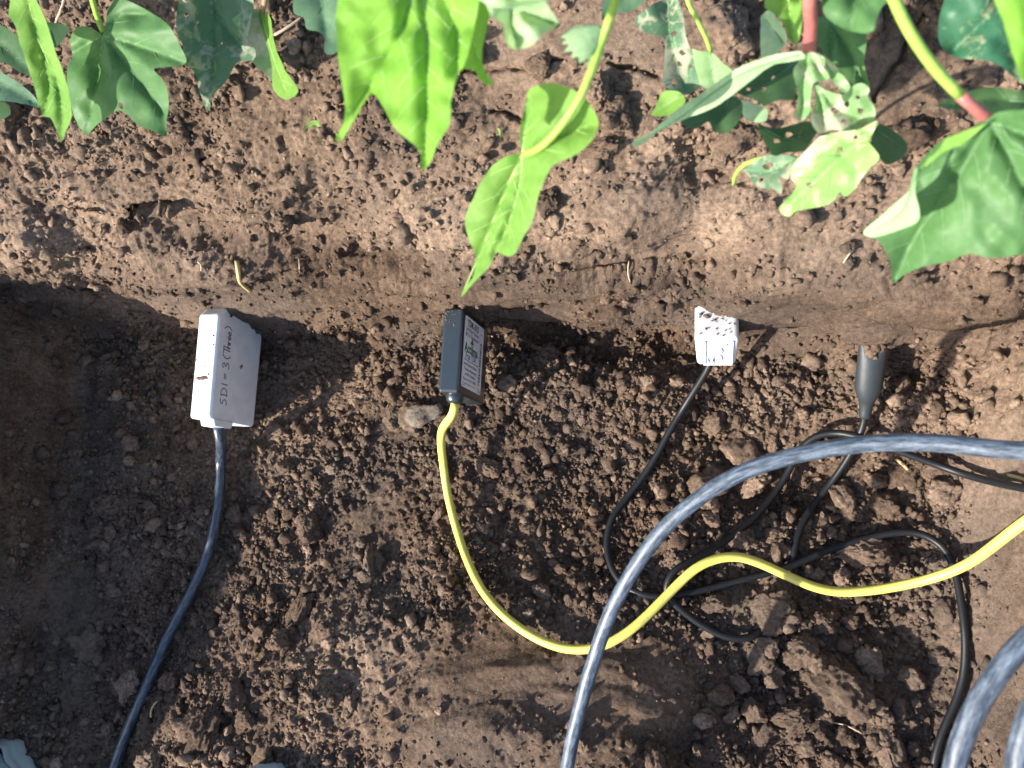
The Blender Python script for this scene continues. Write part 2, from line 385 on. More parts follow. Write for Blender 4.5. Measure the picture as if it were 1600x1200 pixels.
# hand-made lumps, hollows and the smooth mound at the near side: (px, py, rx m, ry m, height m)
SCULPT = [
    (850, 1150, 0.125, 0.080, 0.060), (690, 1160, 0.07, 0.05, 0.014), (1030, 1130, 0.06, 0.055, 0.018),
    (460, 1080, 0.06, 0.045, 0.022), (330, 1190, 0.06, 0.04, 0.030), (560, 960, 0.05, 0.03, 0.008),
    (1290, 1070, 0.05, 0.04, 0.012), (1200, 950, 0.025, 0.018, 0.004), (1390, 1180, 0.05, 0.03, 0.018),
    (1250, 760, 0.03, 0.02, -0.010), (1080, 620, 0.05, 0.03, -0.004), (1410, 640, 0.04, 0.03, 0.010),
    (240, 1080, 0.03, 0.02, 0.010), (1080, 870, 0.06, 0.03, 0.006), (870, 720, 0.06, 0.04, -0.006),
    # hollows and brows of the back wall
    (240, 335, 0.026, 0.014, -0.0080), (120, 345, 0.030, 0.009, -0.0110), (320, 375, 0.035, 0.009, -0.0110), (150, 300, 0.030, 0.014, 0.0050),
    (470, 380, 0.030, 0.008, -0.0170), (560, 410, 0.04, 0.008, -0.0136), (400, 330, 0.035, 0.010, 0.0153), (700, 345, 0.030, 0.010, 0.0119),
    (60, 375, 0.05, 0.014, 0.0140), (330, 420, 0.05, 0.010, 0.0153), (420, 260, 0.03, 0.014, 0.0080), (170, 290, 0.02, 0.008, -0.0060),
    (1090, 260, 0.018, 0.010, -0.0204), (1000, 330, 0.04, 0.016, 0.0102), (1080, 390, 0.02, 0.010, -0.0102), (1220, 400, 0.05, 0.010, 0.0102),
    (1000, 420, 0.05, 0.008, -0.0119), (1300, 430, 0.06, 0.010, 0.0119), (850, 440, 0.05, 0.008, 0.0102), (1500, 460, 0.05, 0.010, 0.0136),
    (430, 245, 0.02, 0.006, -0.0102), (880, 470, 0.05, 0.006, -0.0068),
    # the hole each sensor was pushed through, a little undercut
    (790, 518, 0.030, 0.010, -0.016), (850, 528, 0.030, 0.010, -0.017), (920, 535, 0.030, 0.010, -0.016), (990, 538, 0.030, 0.010, -0.015), (1050, 530, 0.025, 0.010, -0.016),
    (1200, 530, 0.030, 0.010, -0.017), (1260, 540, 0.030, 0.010, -0.015), (1320, 552, 0.030, 0.010, -0.012), (1430, 565, 0.030, 0.010, -0.010),
    (840, 615, 0.028, 0.022, 0.012), (930, 610, 0.035, 0.020, 0.010), (1030, 610, 0.03, 0.02, 0.012), (1210, 610, 0.035, 0.02, 0.012), (1440, 630, 0.03, 0.025, 0.014), (620, 600, 0.03, 0.02, 0.008),
]
NB = normals(B)
amt = np.zeros_like(X)
for (px, py, rx, ry, h) in SCULPT:
    c = hit0(px, py)
    # along the slope distances count in z too
    d2 = ((X - c[0]) / rx) ** 2 + ((Y - c[1]) / ry) ** 2 * 0.6 + ((ZB - c[2]) / (ry * 1.3)) ** 2 * (0.6 if py < 560 else 0.0)
    amt += h * np.exp(-d2 * 0.9)
B = B + NB * amt[..., None]
NB = normals(B)
U, V, D = proj(B)
def pmask(lst):
    m = np.zeros_like(X)
    for (px, py, rx, ry, a) in lst:
        m = np.maximum(m, a * np.exp(-(((U - px) / rx) ** 2 + ((V - py) / ry) ** 2) ** 1.5))
    return m
smooth = pmask([(1560, 780, 75, 260, 0.95), (1580, 1050, 90, 200, 0.8), (770, 1045, 180, 62, 1.0), (960, 1075, 170, 80, 0.85), (720, 1150, 140, 70, 0.85), (860, 1190, 160, 60, 0.5),
                (1150, 370, 170, 40, 0.75), (1400, 480, 260, 40, 0.7), (1050, 480, 200, 30, 0.6), (820, 110, 90, 60, 0.7), (980, 60, 160, 70, 0.7),
                (1400, 120, 90, 100, 0.75), (60, 620, 110, 130, 0.85), (1210, 540, 120, 22, 0.8), (430, 150, 110, 90, 0.5),
                (60, 940, 80, 90, 0.5), (300, 480, 330, 42, 0.8), (850, 480, 380, 48, 0.85), (1350, 500, 330, 50, 0.85), (800, 330, 900, 70, 0.35), (650, 660, 90, 50, 0.3), (600, 800, 60, 60, 0.4), (300, 470, 260, 20, 0.4)])
smooth = np.clip(smooth * 1.1 + 0.30 * fbm(B, 12, 4, 77), 0, 1)
crumbly = 1 - 0.97 * smooth
onwall = sstep(0.02, 0.06, B[..., 2]) * sstep(0.215, 0.16, B[..., 2])
BW = B + 0.0045 * np.stack([fbm(B, 60, 4, 5, 0.62), fbm(B, 60, 4, 6, 0.62), fbm(B, 60, 4, 8, 0.62)], -1)
patch = sstep(-0.25, 0.55, fbm(B, 16, 3, 90)); patch2 = sstep(-0.3, 0.5, fbm(B, 22, 3, 190))
disp = 0.006 * fbm(B, 9, 3, 11) * (1 - 0.5 * smooth) + 0.0042 * fbm(B, 34, 3, 21) * (0.3 + 0.7 * crumbly)
ST = B * np.array([0.35, 1, 2.2])                    # spade marks: streaks along the wall
disp = disp + onwall * 0.005 * fbm(ST, 42, 3, 55)
bank = sstep(0.07, 0.15, B[..., 2]); calm = 1 - 0.78 * bank * (1 - 0.6 * sstep(0.1, 0.5, fbm(B, 14, 3, 700)))
patch3 = sstep(-0.35, 0.45, fbm(B, 30, 3, 290)); patch4 = sstep(-0.4, 0.4, fbm(B, 45, 3, 390))
disp = disp + calm * crumbly * patch * 0.60 * 0.021 * crumbs(BW, 0.021, 200, 0.5) * (1 - 0.5 * onwall)
disp = disp + calm * crumbly * (0.2 + 0.8 * patch2) * 0.62 * 0.0115 * crumbs(BW, 0.0115, 300, 0.65) * (1 - 0.35 * onwall)
disp = disp + calm * crumbly * (0.25 + 0.75 * patch3) * 0.66 * 0.0062 * crumbs(BW, 0.0062, 400, 0.65)
disp = disp + calm * (0.04 + 0.96 * crumbly) * (0.35 + 0.65 * patch4) * 0.66 * 0.0036 * crumbs(BW, 0.0036, 450, 0.8)
disp = disp + (0.06 + 0.94 * crumbly) * 0.5 * 0.0023 * crumbs(BW, 0.0023, 470, 0.9)
disp = disp + (0.16 + 0.84 * crumbly) * 0.0014 * fbm(B, 260, 3, 61, 0.75)
disp = disp - (0.05 + 0.95 * crumbly) * 0.0040 * np.clip(np.abs(fbm(B, 55, 4, 63, 0.6)) * 1.6 - 0.5, 0, 0.8)
inframe = ((U > -150) & (U < 1750) & (V > -150) & (V < 1350) & (D > 0))
far = np.clip(np.hypot(X + 0.15, Y) - 0.8, 0, 30)
disp = disp * np.exp(-far * 3)
# cracks in the upper soil
CRACKS = [[(690, 112), (720, 108), (760, 110), (810, 105), (850, 98), (885, 90)], [(770, 170), (800, 178), (815, 190)], [(950, 95), (970, 105), (990, 100)],
          [(1362, 160), (1380, 135), (1400, 105), (1425, 60), (1450, 20), (1460, 0)], [(300, 255), (325, 240), (345, 222), (370, 205), (400, 198)],
          [(398, 198), (425, 215), (440, 240), (452, 265)], [(965, 100), (1000, 110), (1030, 118)], [(515, 170), (530, 168), (545, 172)]]
Bf = B.reshape(-1, 3)
for cr in CRACKS:
    pts = np.array([hit0(*p) for p in spline(np.array(cr, float), 6)])
    lo, hi = pts.min(0) - 0.01, pts.max(0) + 0.01
    sel = np.nonzero(((Bf > lo) & (Bf < hi)).all(1))[0]
    q = Bf[sel] + 0.0018 * np.stack([vnoise(Bf[sel], 160, 5), vnoise(Bf[sel], 160, 6), 0 * sel], -1)
    d = np.full(len(sel), 1.0)
    for a, b_ in zip(pts[:-1], pts[1:]):
        ab = b_ - a; t = np.clip(((q - a) @ ab) / (ab @ ab + 1e-12), 0, 1)
        d = np.minimum(d, np.linalg.norm(q - a - t[:, None] * ab, axis=1))
    wd = 0.0011 * (0.6 + 0.8 * (vnoise(Bf[sel], 50, 9) * 0.5 + 0.5))
    disp.ravel()[sel] -= 0.006 * np.exp(-(d / wd) ** 2)
G = B + NB * disp[..., None]
# the near bank and ground far from the frame stay simple
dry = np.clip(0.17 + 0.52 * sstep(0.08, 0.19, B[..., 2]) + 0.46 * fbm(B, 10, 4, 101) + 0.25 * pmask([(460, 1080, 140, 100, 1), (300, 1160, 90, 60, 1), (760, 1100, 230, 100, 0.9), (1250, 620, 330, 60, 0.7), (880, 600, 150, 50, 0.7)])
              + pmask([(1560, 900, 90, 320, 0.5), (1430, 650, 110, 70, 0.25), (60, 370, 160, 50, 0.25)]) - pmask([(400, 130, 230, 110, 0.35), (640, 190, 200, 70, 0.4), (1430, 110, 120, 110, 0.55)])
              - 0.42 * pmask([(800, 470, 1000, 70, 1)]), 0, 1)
ii, jj = np.meshgrid(np.arange(NY - 1), np.arange(NX - 1), indexing='ij')
a = (ii * NX + jj).ravel()
me = mesh_np('ground', G.reshape(-1, 3), np.stack([a, a + 1, a + NX + 1, a + NX], 1))
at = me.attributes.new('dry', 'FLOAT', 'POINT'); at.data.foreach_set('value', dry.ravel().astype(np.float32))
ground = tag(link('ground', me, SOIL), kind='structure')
hit = make_hit(G)
GF = G.reshape(-1, 3); GN = normals(G).reshape(-1, 3)
def rest(px, py): return hit(px, py)

# ------------------------------------------------------------------ cables: shared builder
CABPIX = []
def cable_on_ground(pts, r, extra=0.0012, step=0.004):
    """pts: (px, py) or (px, py, lift). Heights follow the ground, smoothed like a stiff cable."""
    px = np.array([p[0] for p in pts], float); py = np.array([p[1] for p in pts], float)
    lift = np.array([p[2] if len(p) > 2 else 0 for p in pts], float)
    q = spline(np.stack([px, py, lift], 1), 8)
    CABPIX.extend([(a, b) for a, b, _ in q])
    z = []
    for a, b, l in q:
        zz = max(hit(a + dx, b)[2] for dx in (-4, 0, 4)); z.append(zz)
    z = np.array(z); n = len(z)
    kk = 9; zp = np.pad(z, kk, mode='edge')
    zs = np.convolve(zp, np.hanning(2 * kk + 1) / np.hanning(2 * kk + 1).sum(), 'valid')
    zz = zs + r * 0.75 + extra + q[:, 2]
    return P(q[:, 0], q[:, 1], zz)
def smooth_path(p, n=2):
    for _ in range(n):
        p = np.vstack([p[:1], (p[:-2] + 2 * p[1:-1] + p[2:]) / 4, p[-1:]])
    return p

# ------------------------------------------------------------------ box-like housings
def extrude_yz(poly, width, bevel, segs=3):
    """poly in (y,z), extruded over x in [-width/2, width/2], bevelled; returns bmesh"""
    bm = bmesh.new()
    a = [bm.verts.new((-width / 2, y, z)) for y, z in poly]; b = [bm.verts.new((width / 2, y, z)) for y, z in poly]
    n = len(poly); bm.faces.new(a[::-1]); bm.faces.new(b)
    for i in range(n): bm.faces.new((a[i], a[(i + 1) % n], b[(i + 1) % n], b[i]))
    bmesh.ops.recalc_face_normals(bm, faces=bm.faces)
    if bevel: bmesh.ops.bevel(bm, geom=list(bm.edges), offset=bevel, segments=segs, profile=0.5, affect='EDGES')
    return bm
def bm_obj(name, bm, mat, parent, smooth=False):
    me = bpy.data.meshes.new(name); bm.to_mesh(me); bm.free(); o = link(name, me, mat, parent, smooth)
    return o
def text_mesh(name, s, size, mat, parent, origin, right, up, bold=0.0, align='LEFT', lift=0.00012, width=None, thick=0.0):
    cu = bpy.data.curves.new(name, 'FONT'); cu.body = s; cu.size = 1.0; cu.offset = bold * 2.2; cu.align_x = align; cu.extrude = thick / 2 / size; cu.resolution_u = 6; cu.fill_mode = 'BOTH' if thick else 'FRONT'
    o = bpy.data.objects.new(name, cu); COL.objects.link(o)
    bpy.context.view_layer.update()
    me = bpy.data.meshes.new_from_object(o.evaluated_get(bpy.context.evaluated_depsgraph_get()))
    bpy.data.objects.remove(o); bpy.data.curves.remove(cu)
    n = len(me.vertices); c = np.empty(n * 3, np.float32); me.vertices.foreach_get('co', c); c = c.reshape(-1, 3) * size
    if width:
        ext = c[:, 0].max() - c[:, 0].min(); c[:, 0] *= width / ext
    right, up = np.array(right, float), np.array(up, float); nrm = np.cross(right, up)
    v = np.array(origin) + c[:, :1] * right + c[:, 1:2] * up + (lift + c[:, 2:3]) * nrm
    me.calc_loop_triangles(); tri = np.empty(len(me.loop_triangles) * 3, np.int32); me.loop_triangles.foreach_get('vertices', tri)
    bpy.data.meshes.remove(me)
    return link(name, mesh_np(name, v, tri.reshape(-1, 3)), mat, parent, False)
def quad(name, mat, parent, origin, right, up, w_, h_, lift=0.0001, thick=0.0, round_=0.0):
    right, up = np.array(right, float), np.array(up, float); n = np.cross(right, up)
    if round_:
        pts = []
        for cx, cy, a0 in ((w_ - round_, h_ - round_, 0), (round_, h_ - round_, 90), (round_, round_, 180), (w_ - round_, round_, 270)):
            for t in range(5):
                an = math.radians(a0 + t * 22.5); pts.append((cx + round_ * math.cos(an), cy + round_ * math.sin(an)))
    else: pts = [(0, 0), (w_, 0), (w_, h_), (0, h_)]
    bm = bmesh.new()
    vt = [bm.verts.new(np.array(origin) + x * right + y * up + lift * n) for x, y in pts]; bm.faces.new(vt)
    if thick:
        vb = [bm.verts.new(np.array(origin) + x * right + y * up) for x, y in pts]
        for i in range(len(pts)):
            j = (i + 1) % len(pts); bm.faces.new((vb[i], vb[j], vt[j], vt[i]))
    return bm_obj(name, bm, mat, parent)

# ---- white sensor head on the left
ZT = 0.072
f0 = P(312, 654, ZT)                      # middle of the front top edge
b0 = P(326.5, 492, ZT)
ang = math.atan2(-(b0 - f0)[0], (b0 - f0)[1])
L = float(np.linalg.norm((b0 - f0)[:2]))
s1 = empty('soil_moisture_sensor', (f0[0], f0[1], ZT - 0.063), 'white rectangular soil sensor head with handwritten pen lettering on its side', 'sensor')
s1.rotation_euler = (0, 0, ang)
Hs, Ws = 0.063, 0.0185
bm = extrude_yz([(0, 0.002), (0, Hs), (L, Hs), (L + 0.009, Hs - 0.010), (L + 0.010, 0.012), (L - 0.004, 0.0)], Ws, 0.0026, 4)
bm_obj('housing', bm, WHITE, s1)
bm = extrude_yz([(-0.0052, 0.030), (-0.0052, 0.052), (0.0005, 0.054), (0.0005, 0.028)], 0.0125, 0.0012); o = bm_obj('cable_gland', bm, WHITE, s1)
o.location = (0.0042, 0, 0.006)
for dz in (0.018, 0.045):
    tube_obj('rod', np.array([[0, L + 0.005, dz], [0, L + 0.12, dz]]), 0.0016, STEEL, None, 10).parent = s1
for o in [c for c in s1.children if c.name.startswith('rod')]: pass
# handwriting: strokes in a (reading, up) frame, cap height 1
HAND = {
    'S': ([[(0.62, 0.98), (0.25, 0.92), (0.12, 0.70), (0.45, 0.50), (0.55, 0.22), (0.32, 0.0), (0.02, 0.05)]], 0.85),
    'D': ([[(0.12, 0.95), (0.14, 0.02)], [(-0.05, 0.9), (0.40, 0.95), (0.72, 0.65), (0.66, 0.25), (0.30, 0.0), (0.0, 0.05)]], 0.98),
    'I': ([[(0.15, 0.95), (0.12, 0.05)]], 0.62),
    '=': ([[(0.0, 0.60), (0.55, 0.64)], [(0.0, 0.36), (0.55, 0.40)]], 1.0),
    '3': ([[(0.05, 0.85), (0.35, 1.0), (0.52, 0.78), (0.22, 0.52), (0.58, 0.32), (0.35, 0.0), (0.0, 0.08)]], 0.95),
    '(': ([[(0.35, 1.1), (0.08, 0.72), (0.05, 0.30), (0.30, -0.12)]], 0.5),
    'T': ([[(-0.05, 0.98), (0.72, 1.04)], [(0.36, 1.0), (0.28, 0.0)]], 0.52),
    'h': ([[(0.10, 1.0), (0.02, 0.0), (0.15, 0.40), (0.36, 0.42), (0.36, 0.02)]], 0.45),
    'r': ([[(0.03, 0.42), (0.05, 0.0), (0.14, 0.36), (0.34, 0.40)]], 0.40),
    'e': ([[(0.03, 0.22), (0.32, 0.28), (0.22, 0.48), (0.04, 0.30), (0.10, 0.02), (0.40, 0.08)]], 0.42),
    ')': ([[(0.10, 1.1), (0.34, 0.72), (0.34, 0.30), (0.08, -0.1)]], 0.4),
}
cur = 0; paths = []
for ch in 'SDI=3(Three)':
    st, adv = HAND[ch]
    for s_ in st: paths.append(np.array([(cur + x, y) for x, y in s_]))
    cur += adv
tw = cur; VV, FF = [], []; off = 0
LEN, CAP = 0.062, 0.0085
for p in paths:
    q = spline(p, 0.09); yv = 0.012 + q[:, 0] / tw * LEN; zv = Hs - 0.0185 + 0.0012 * q[:, 0] / tw + q[:, 1] * CAP
    pts = np.stack([np.full(len(q), Ws / 2 + 0.0001), yv, zv], 1)
    v, f = tube(pts, 0.0004, 6); v[:, 0] = Ws / 2 + (v[:, 0] - Ws / 2) * 0.35 + 0.0001
    VV.append(v); FF.append(tri_fix(f) + off); off += len(v)
link('handwriting', mesh_np('handwriting', np.vstack(VV), np.vstack(FF)), PEN, s1)
# stains and specks of soil on the white head
def splat(name, c, nrm, r, mat, parent, asp=1.0, rot=0.0, seed=0, h=0.0003):
    rg = np.random.default_rng(seed); n = 14
    nrm = _n(nrm); t1 = _n(np.cross(nrm, (0.3, 0.9, 0.31))); t2 = np.cross(nrm, t1)
    an = np.linspace(0, 2 * math.pi, n, endpoint=False); rr = r * (0.7 + 0.6 * rg.random(n))
    x = np.cos(an) * rr * asp; y = np.sin(an) * rr; x, y = x * math.cos(rot) - y * math.sin(rot), x * math.sin(rot) + y * math.cos(rot)
    ring = np.array(c) + x[:, None] * t1 + y[:, None] * t2
    top = np.array(c) + 0.6 * (x[:, None] * t1 + y[:, None] * t2) + nrm * h
    v = np.vstack([ring, top, np.array(c) + nrm * h * 1.2]); a = np.arange(n); a2 = (a + 1) % n
    f = np.vstack([np.stack([a, a2, n + a2], 1), np.stack([a, n + a2, n + a], 1), np.stack([n + a, n + a2, np.full(n, 2 * n)], 1)])
    return link(name, mesh_np(name, v, f), mat, parent)
splat('stain', (Ws / 2 + 0.0001, 0.046, 0.028), (1, 0, 0), 0.0017, STAIN, s1, 1.5, 0.3, 3)
for i, (x, y, r, a_, an) in enumerate([(-0.001, 0.031, 0.0016, 3.2, 0.35), (0.004, 0.034, 0.0007, 1.6, 0.2), (0.0055, 0.064, 0.0009, 1, 0), (0.006, 0.057, 0.0005, 1.4, 0), (-0.008, 0.045, 0.0007, 1, 0), (0.0, 0.040, 0.0005, 1, 0), (0.003, 0.041, 0.0004, 1.3, 0)]):
    splat('soil_speck', (x, y, Hs), (0, 0, 1), r, CLOD, s1, a_, an, 10 + i, 0.0005)
for i, (y, z, r) in enumerate([(L + 0.004, Hs - 0.006, 0.0014), (L + 0.003, Hs - 0.0045, 0.001)]):
    splat('stain', (0.003 - 0.006 * i, y, z), (0, 0.7, 0.7), r, STAIN, s1, 1.5, 0, 20 + i)
def to_world(s, p):
    c, sn = math.cos(s.rotation_euler.z), math.sin(s.rotation_euler.z)
    return np.array([s.location.x + c * p[0] - sn * p[1], s.location.y + sn * p[0] + c * p[1], s.location.z + p[2]])
def world_part(name, pts, rad, mat, parent, seg=14):
    """tube given in world space, stored in the parent's frame"""
    v, f = tube(pts, rad, seg)
    c, sn = math.cos(-parent.rotation_euler.z), math.sin(-parent.rotation_euler.z)
    d = v - np.array(parent.location); v = np.stack([c * d[:, 0] - sn * d[:, 1], sn * d[:, 0] + c * d[:, 1], d[:, 2]], 1)
    me = mesh_np(name, v, tri_fix(f)); add_streak(me, pts, seg); return link(name, me, mat, parent)
g = to_world(s1, (0.0045, -0.003, 0.046))
pth = cable_on_ground([(345, 720, 0.012), (341, 790, 0.006), (326, 860, 0.004), (300, 922, 0.004), (264, 990, 0.003), (226, 1080, 0.003), (200, 1138, 0.003), (176, 1205, 0.003), (150, 1290, 0.003)], 0.004)
start = np.array([g, g + (0.000, -0.012, -0.006)])
pth = smooth_path(spline(np.vstack([start, pth[::6], pth[-1:]]), 0.004), 3)
world_part('cable', pth, 0.0042, CABLE_B, s1)
CABPIX += [(337, y) for y in range(655, 720, 10)]

# ---- black sensor head with the paper label
ZT2 = 0.090
f0 = P(700, 613, ZT2); b0 = P(709, 481, ZT2)
ang = math.atan2(-(b0 - f0)[0], (b0 - f0)[1]); L2 = float(np.linalg.norm((b0 - f0)[:2]))
H2, W2 = 0.066, 0.0146
s2 = empty('soil_moisture_sensor', (f0[0], f0[1], ZT2 - H2), 'black box soil sensor head with printed white label and yellow cable', 'sensor')
s2.rotation_euler = (0, 0, ang)
bm_obj('housing', extrude_yz([(0, 0), (0, H2), (L2, H2), (L2, 0)], W2, 0.0020, 4), BLACKP, s2)
R_, U_ = (0, 0, -1), (0, 1, 0)            # reading direction runs down the side, lines stack along the box
lab_w, lab_h = 0.0480, L2 - 0.0090
lx = W2 / 2
LO = np.array([lx, 0.0055, H2 - 0.0050])
lab = quad('label', LABELM, s2, LO, R_, U_, lab_w, lab_h, 0.0002, 0.0002, 0.0022)
def LT(s, x, y, size, mat, bold=0.0, width=None):
    return text_mesh('lettering', s, size, mat, lab, LO + np.array(R_) * x * 1.185 + np.array(U_) * y, R_, U_, bold, 'LEFT', 0.0003, width * 1.185 if width else None)
hh = lab_h
LT('TDR-315', 0.0045, hh * 0.875, 0.0062, INK, 0.014, 0.0235)
LT('Soil Water Content', 0.0022, hh * 0.80, 0.0037, INKB, 0.004, 0.0265)
LT('BEC & Temperature', 0.0022, hh * 0.725, 0.0037, INKB, 0.004, 0.0265)
LT('Acclima', 0.0018, hh * 0.505, 0.0092, INKG, 0.014, 0.0275)
LT('True TDR', 0.0035, hh * 0.415, 0.0062, INKBL, 0.004, 0.0225)
LT('Integral Waveform Digitizing', 0.002, hh * 0.315, 0.0030, INKB, 0.004, 0.027)
LT('True Sensor Measurement', 0.003, hh * 0.245, 0.0030, INKB, 0.004, 0.026)
LT('with SDI-12 Interface', 0.005, hh * 0.175, 0.0030, INKB, 0.004, 0.0215)
LT('Meridian, ID USA 2088871', 0.0022, hh * 0.105, 0.0028, INKB, 0.0, 0.0265)
LT('This device complies with FCC', 0.0016, hh * 0.050, 0.0021, INKB, 0.0, 0.0265)
LT('part 15', 0.0016, hh * 0.020, 0.0019, INKB)
def bar(name, x, y, w_, h_, mat=INK): return quad(name, mat, lab, LO + np.array(R_) * x * 1.185 + np.array(U_) * y, R_, U_, w_ * 1.185, h_, 0.0003)
bar('rule', 0.0015, hh * 0.385, 0.030, 0.00045); bar('rule', 0.0318, 0.004, 0.0002, hh - 0.010); bar('rule', 0.0318, hh - 0.006, 0.0065, 0.0003); bar('rule', 0.0318, 0.0035, 0.0065, 0.0003)
y = 0.0065
rb = random.Random(4)
while y < hh - 0.013:
    h_ = rb.choice((0.0003, 0.0005, 0.0008, 0.0011)); bar('barcode_bar', 0.0335, y, 0.0034, h_); y += h_ + rb.choice((0.0003, 0.0005, 0.0008))
bm = bmesh.new()
for x, yy in ((0.0125, 0), (0.0195, 0), (0.016, 0.0042)): bm.verts.new(LO + np.array(R_) * x * 1.185 + np.array(U_) * (hh * 0.645 + yy) + np.array((0.0003, 0, 0)))
bm.faces.new(bm.verts); bm_obj('emblem', bm, INKG, lab)
LT('0000887', 0.0335, 0.0012, 0.0020, INKB)
vv, ff = tube(np.array([[0, 0.0015, 0.050], [0, -0.0005, 0.050], [0, -0.0035, 0.050], [0, -0.0055, 0.050]]), [0.0062, 0.0064, 0.0058, 0.0044], 18)
link('cable_gland', mesh_np('cable_gland', vv, tri_fix(ff)), BLACKP, s2)
for dz in (0.012, 0.026, 0.040):
    v, f = tube(np.array([[0, L2 - 0.002, dz], [0, L2 + 0.10, dz]]), 0.0016, 10); link('rod', mesh_np('rod', v, tri_fix(f)), STEEL, s2)
for i in range(26):
    x = random.uniform(-0.006, 0.006); y = L2 - abs(random.gauss(0, 0.006)) - 0.001
    splat('soil_speck', (x, y, H2), (0, 0, 1), random.uniform(0.0002, 0.0007), CLOD, s2, 1.4, random.random() * 3, 60 + i, 0.0003)
g = to_world(s2, (0.0005, -0.005, 0.050))
pth = cable_on_ground([(690, 700, 0.022), (698, 765, 0.012), (712, 822, 0.005), (728, 870, 0.004), (750, 917, 0.004), (782, 957, 0.004), (830, 993, 0.004), (878, 1013, 0.004), (915, 1016, 0.005),
                       (960, 1002, 0.010), (1000, 972, 0.014), (1040, 933, 0.018), (1080, 893, 0.022), (1110, 874, 0.024), (1140, 868, 0.024), (1180, 877, 0.022), (1222, 896, 0.018), (1270, 917, 0.015), (1315, 926, 0.014),
                       (1370, 921, 0.016), (1440, 908, 0.022), (1500, 888, 0.028), (1550, 855, 0.030), (1605, 812, 0.022), (1680, 765, 0.010)], 0.003)
start = np.array([g, g + (-0.001, -0.008, -0.002), P(691, 668, 0.060)])
pth = smooth_path(spline(np.vstack([start, pth[4::6], pth[-1:]]), 0.004), 4)
world_part('cable', pth, 0.0031, CABLE_Y, s2)

# ---- small white cube sensor
A = P(1120, 531, 0.078); Bq = P(1117, 571, 0.050)
e = Bq - A; he = float(np.hypot(e[1], e[2])); pitch = math.atan2(-e[1], -e[2])
s3 = empty('soil_moisture_sensor', tuple(A), 'small white cube soil sensor with raised letters, speckled with soil', 'sensor')
W3, D3 = 0.0282, 0.034
cp, sp_ = math.cos(pitch), math.sin(pitch)
def s3p(x, y, z): return (x, y * cp + z * sp_, -y * sp_ + z * cp)     # tilt about x
bm = extrude_yz([(0, 0), (0, -he), (D3, -he), (D3, 0)], W3, 0.0028, 4)
for v in bm.verts:
    tpr = 1 - 0.10 * (-v.co.z / he) * (1 if v.co.y < 0.01 else 0.5); v.co.x *= tpr
for v in bm.verts: v.co = s3p(*v.co)
bm_obj('housing', bm, WHITE2, s3)
e1 = np.array(s3p(0, 0, -1)); ex = np.array((1.0, 0, 0)); nrm3 = np.cross(ex, -e1)
pan_w, pan_h = 0.0165, he - 0.0050
O3 = np.array(s3p(0, 0, 0)) + ex * (-pan_w / 2 + 0.001) + e1 * (0.0020 + pan_h)
quad('recessed_panel', RECESS, s3, O3, ex, -e1, pan_w, pan_h, 0.00012)
for (ox, oy, w_, h_) in ((-0.0012, -0.001, 0.0014, pan_h + 0.002), (pan_w - 0.0002, -0.001, 0.0014, pan_h + 0.002), (0.0002, -0.001, pan_w - 0.0004, 0.0013)):
    quad('panel_rim', WHITE2, s3, O3 + ex * ox - e1 * oy, ex, -e1, w_, h_, 0.0012, 0.0012)
o = text_mesh('raised_lettering', 'ise', 0.0165, WHITE2, s3, O3 + ex * 0.0026 - e1 * (pan_h - 0.0012), e1, ex, 0.02, 'LEFT', 0.0006, pan_h - 0.003, 0.0012)
for i in range(34):
    yy = D3 * 0.60 * (1 - random.random() ** 1.7 * 0.95); x = random.gauss(0.000, 0.0055)
    if abs(x) > 0.0115: continue
    splat('soil_speck', s3p(x, 0.002 + yy, 0), s3p(0, 0, 1), random.uniform(0.0002, 0.0006), CLOD, s3, random.uniform(1, 2), random.random() * 3, 90 + i, 0.0004)
for i, (x_, y_, r_, a_) in enumerate(((-0.006, 0.019, 0.0016, 1.8), (0.002, 0.021, 0.0022, 1.5), (0.008, 0.020, 0.0014, 2.0), (-0.001, 0.016, 0.0009, 1.6), (-0.010, 0.021, 0.0013, 1.3))):
    splat('soil_smear', s3p(x_, y_, 0), s3p(0, 0, 1), r_, CLOD, s3, a_, 0.4 * i, 160 + i, 0.0007)
for dx in (-0.007, 0.007):
    v, f = tube(np.array([s3p(dx, D3 - 0.002, -he / 2), s3p(dx, D3 + 0.05, -he / 2)]), 0.0013, 8); link('rod', mesh_np('rod', v, tri_fix(f)), STEEL, s3)
bp = P(1109, 570, 0.049)
pth = cable_on_ground([(1080, 618, 0.012), (1050, 667, 0.006), (1015, 730, 0.004), (985, 770, 0.003), (960, 802, 0.003), (948, 838, 0.003), (951, 872, 0.003), (966, 905, 0.003), (992, 925, 0.003), (1030, 932, 0.003),
                       (1080, 925, 0.002), (1150, 908, 0.002), (1230, 886, 0.004), (1290, 861, 0.006), (1350, 842, 0.006), (1400, 832, 0.006), (1440, 834, 0.005), (1470, 850, 0.004), (1488, 880, 0.004), (1500, 930, 0.003),
                       (1507, 980, 0.003), (1508, 1030, 0.003), (1500, 1080, 0.003), (1482, 1122, 0.003), (1466, 1162, 0.003), (1457, 1205, 0.003), (1450, 1280, 0.002)], 0.002)
pth = smooth_path(spline(np.vstack([[bp + (0.002, 0.006, 0.004), bp], pth[3::5], pth[-1:]]), 0.003), 3)
world_part('cable', pth, 0.0025, CABLE_K, s3, 12)

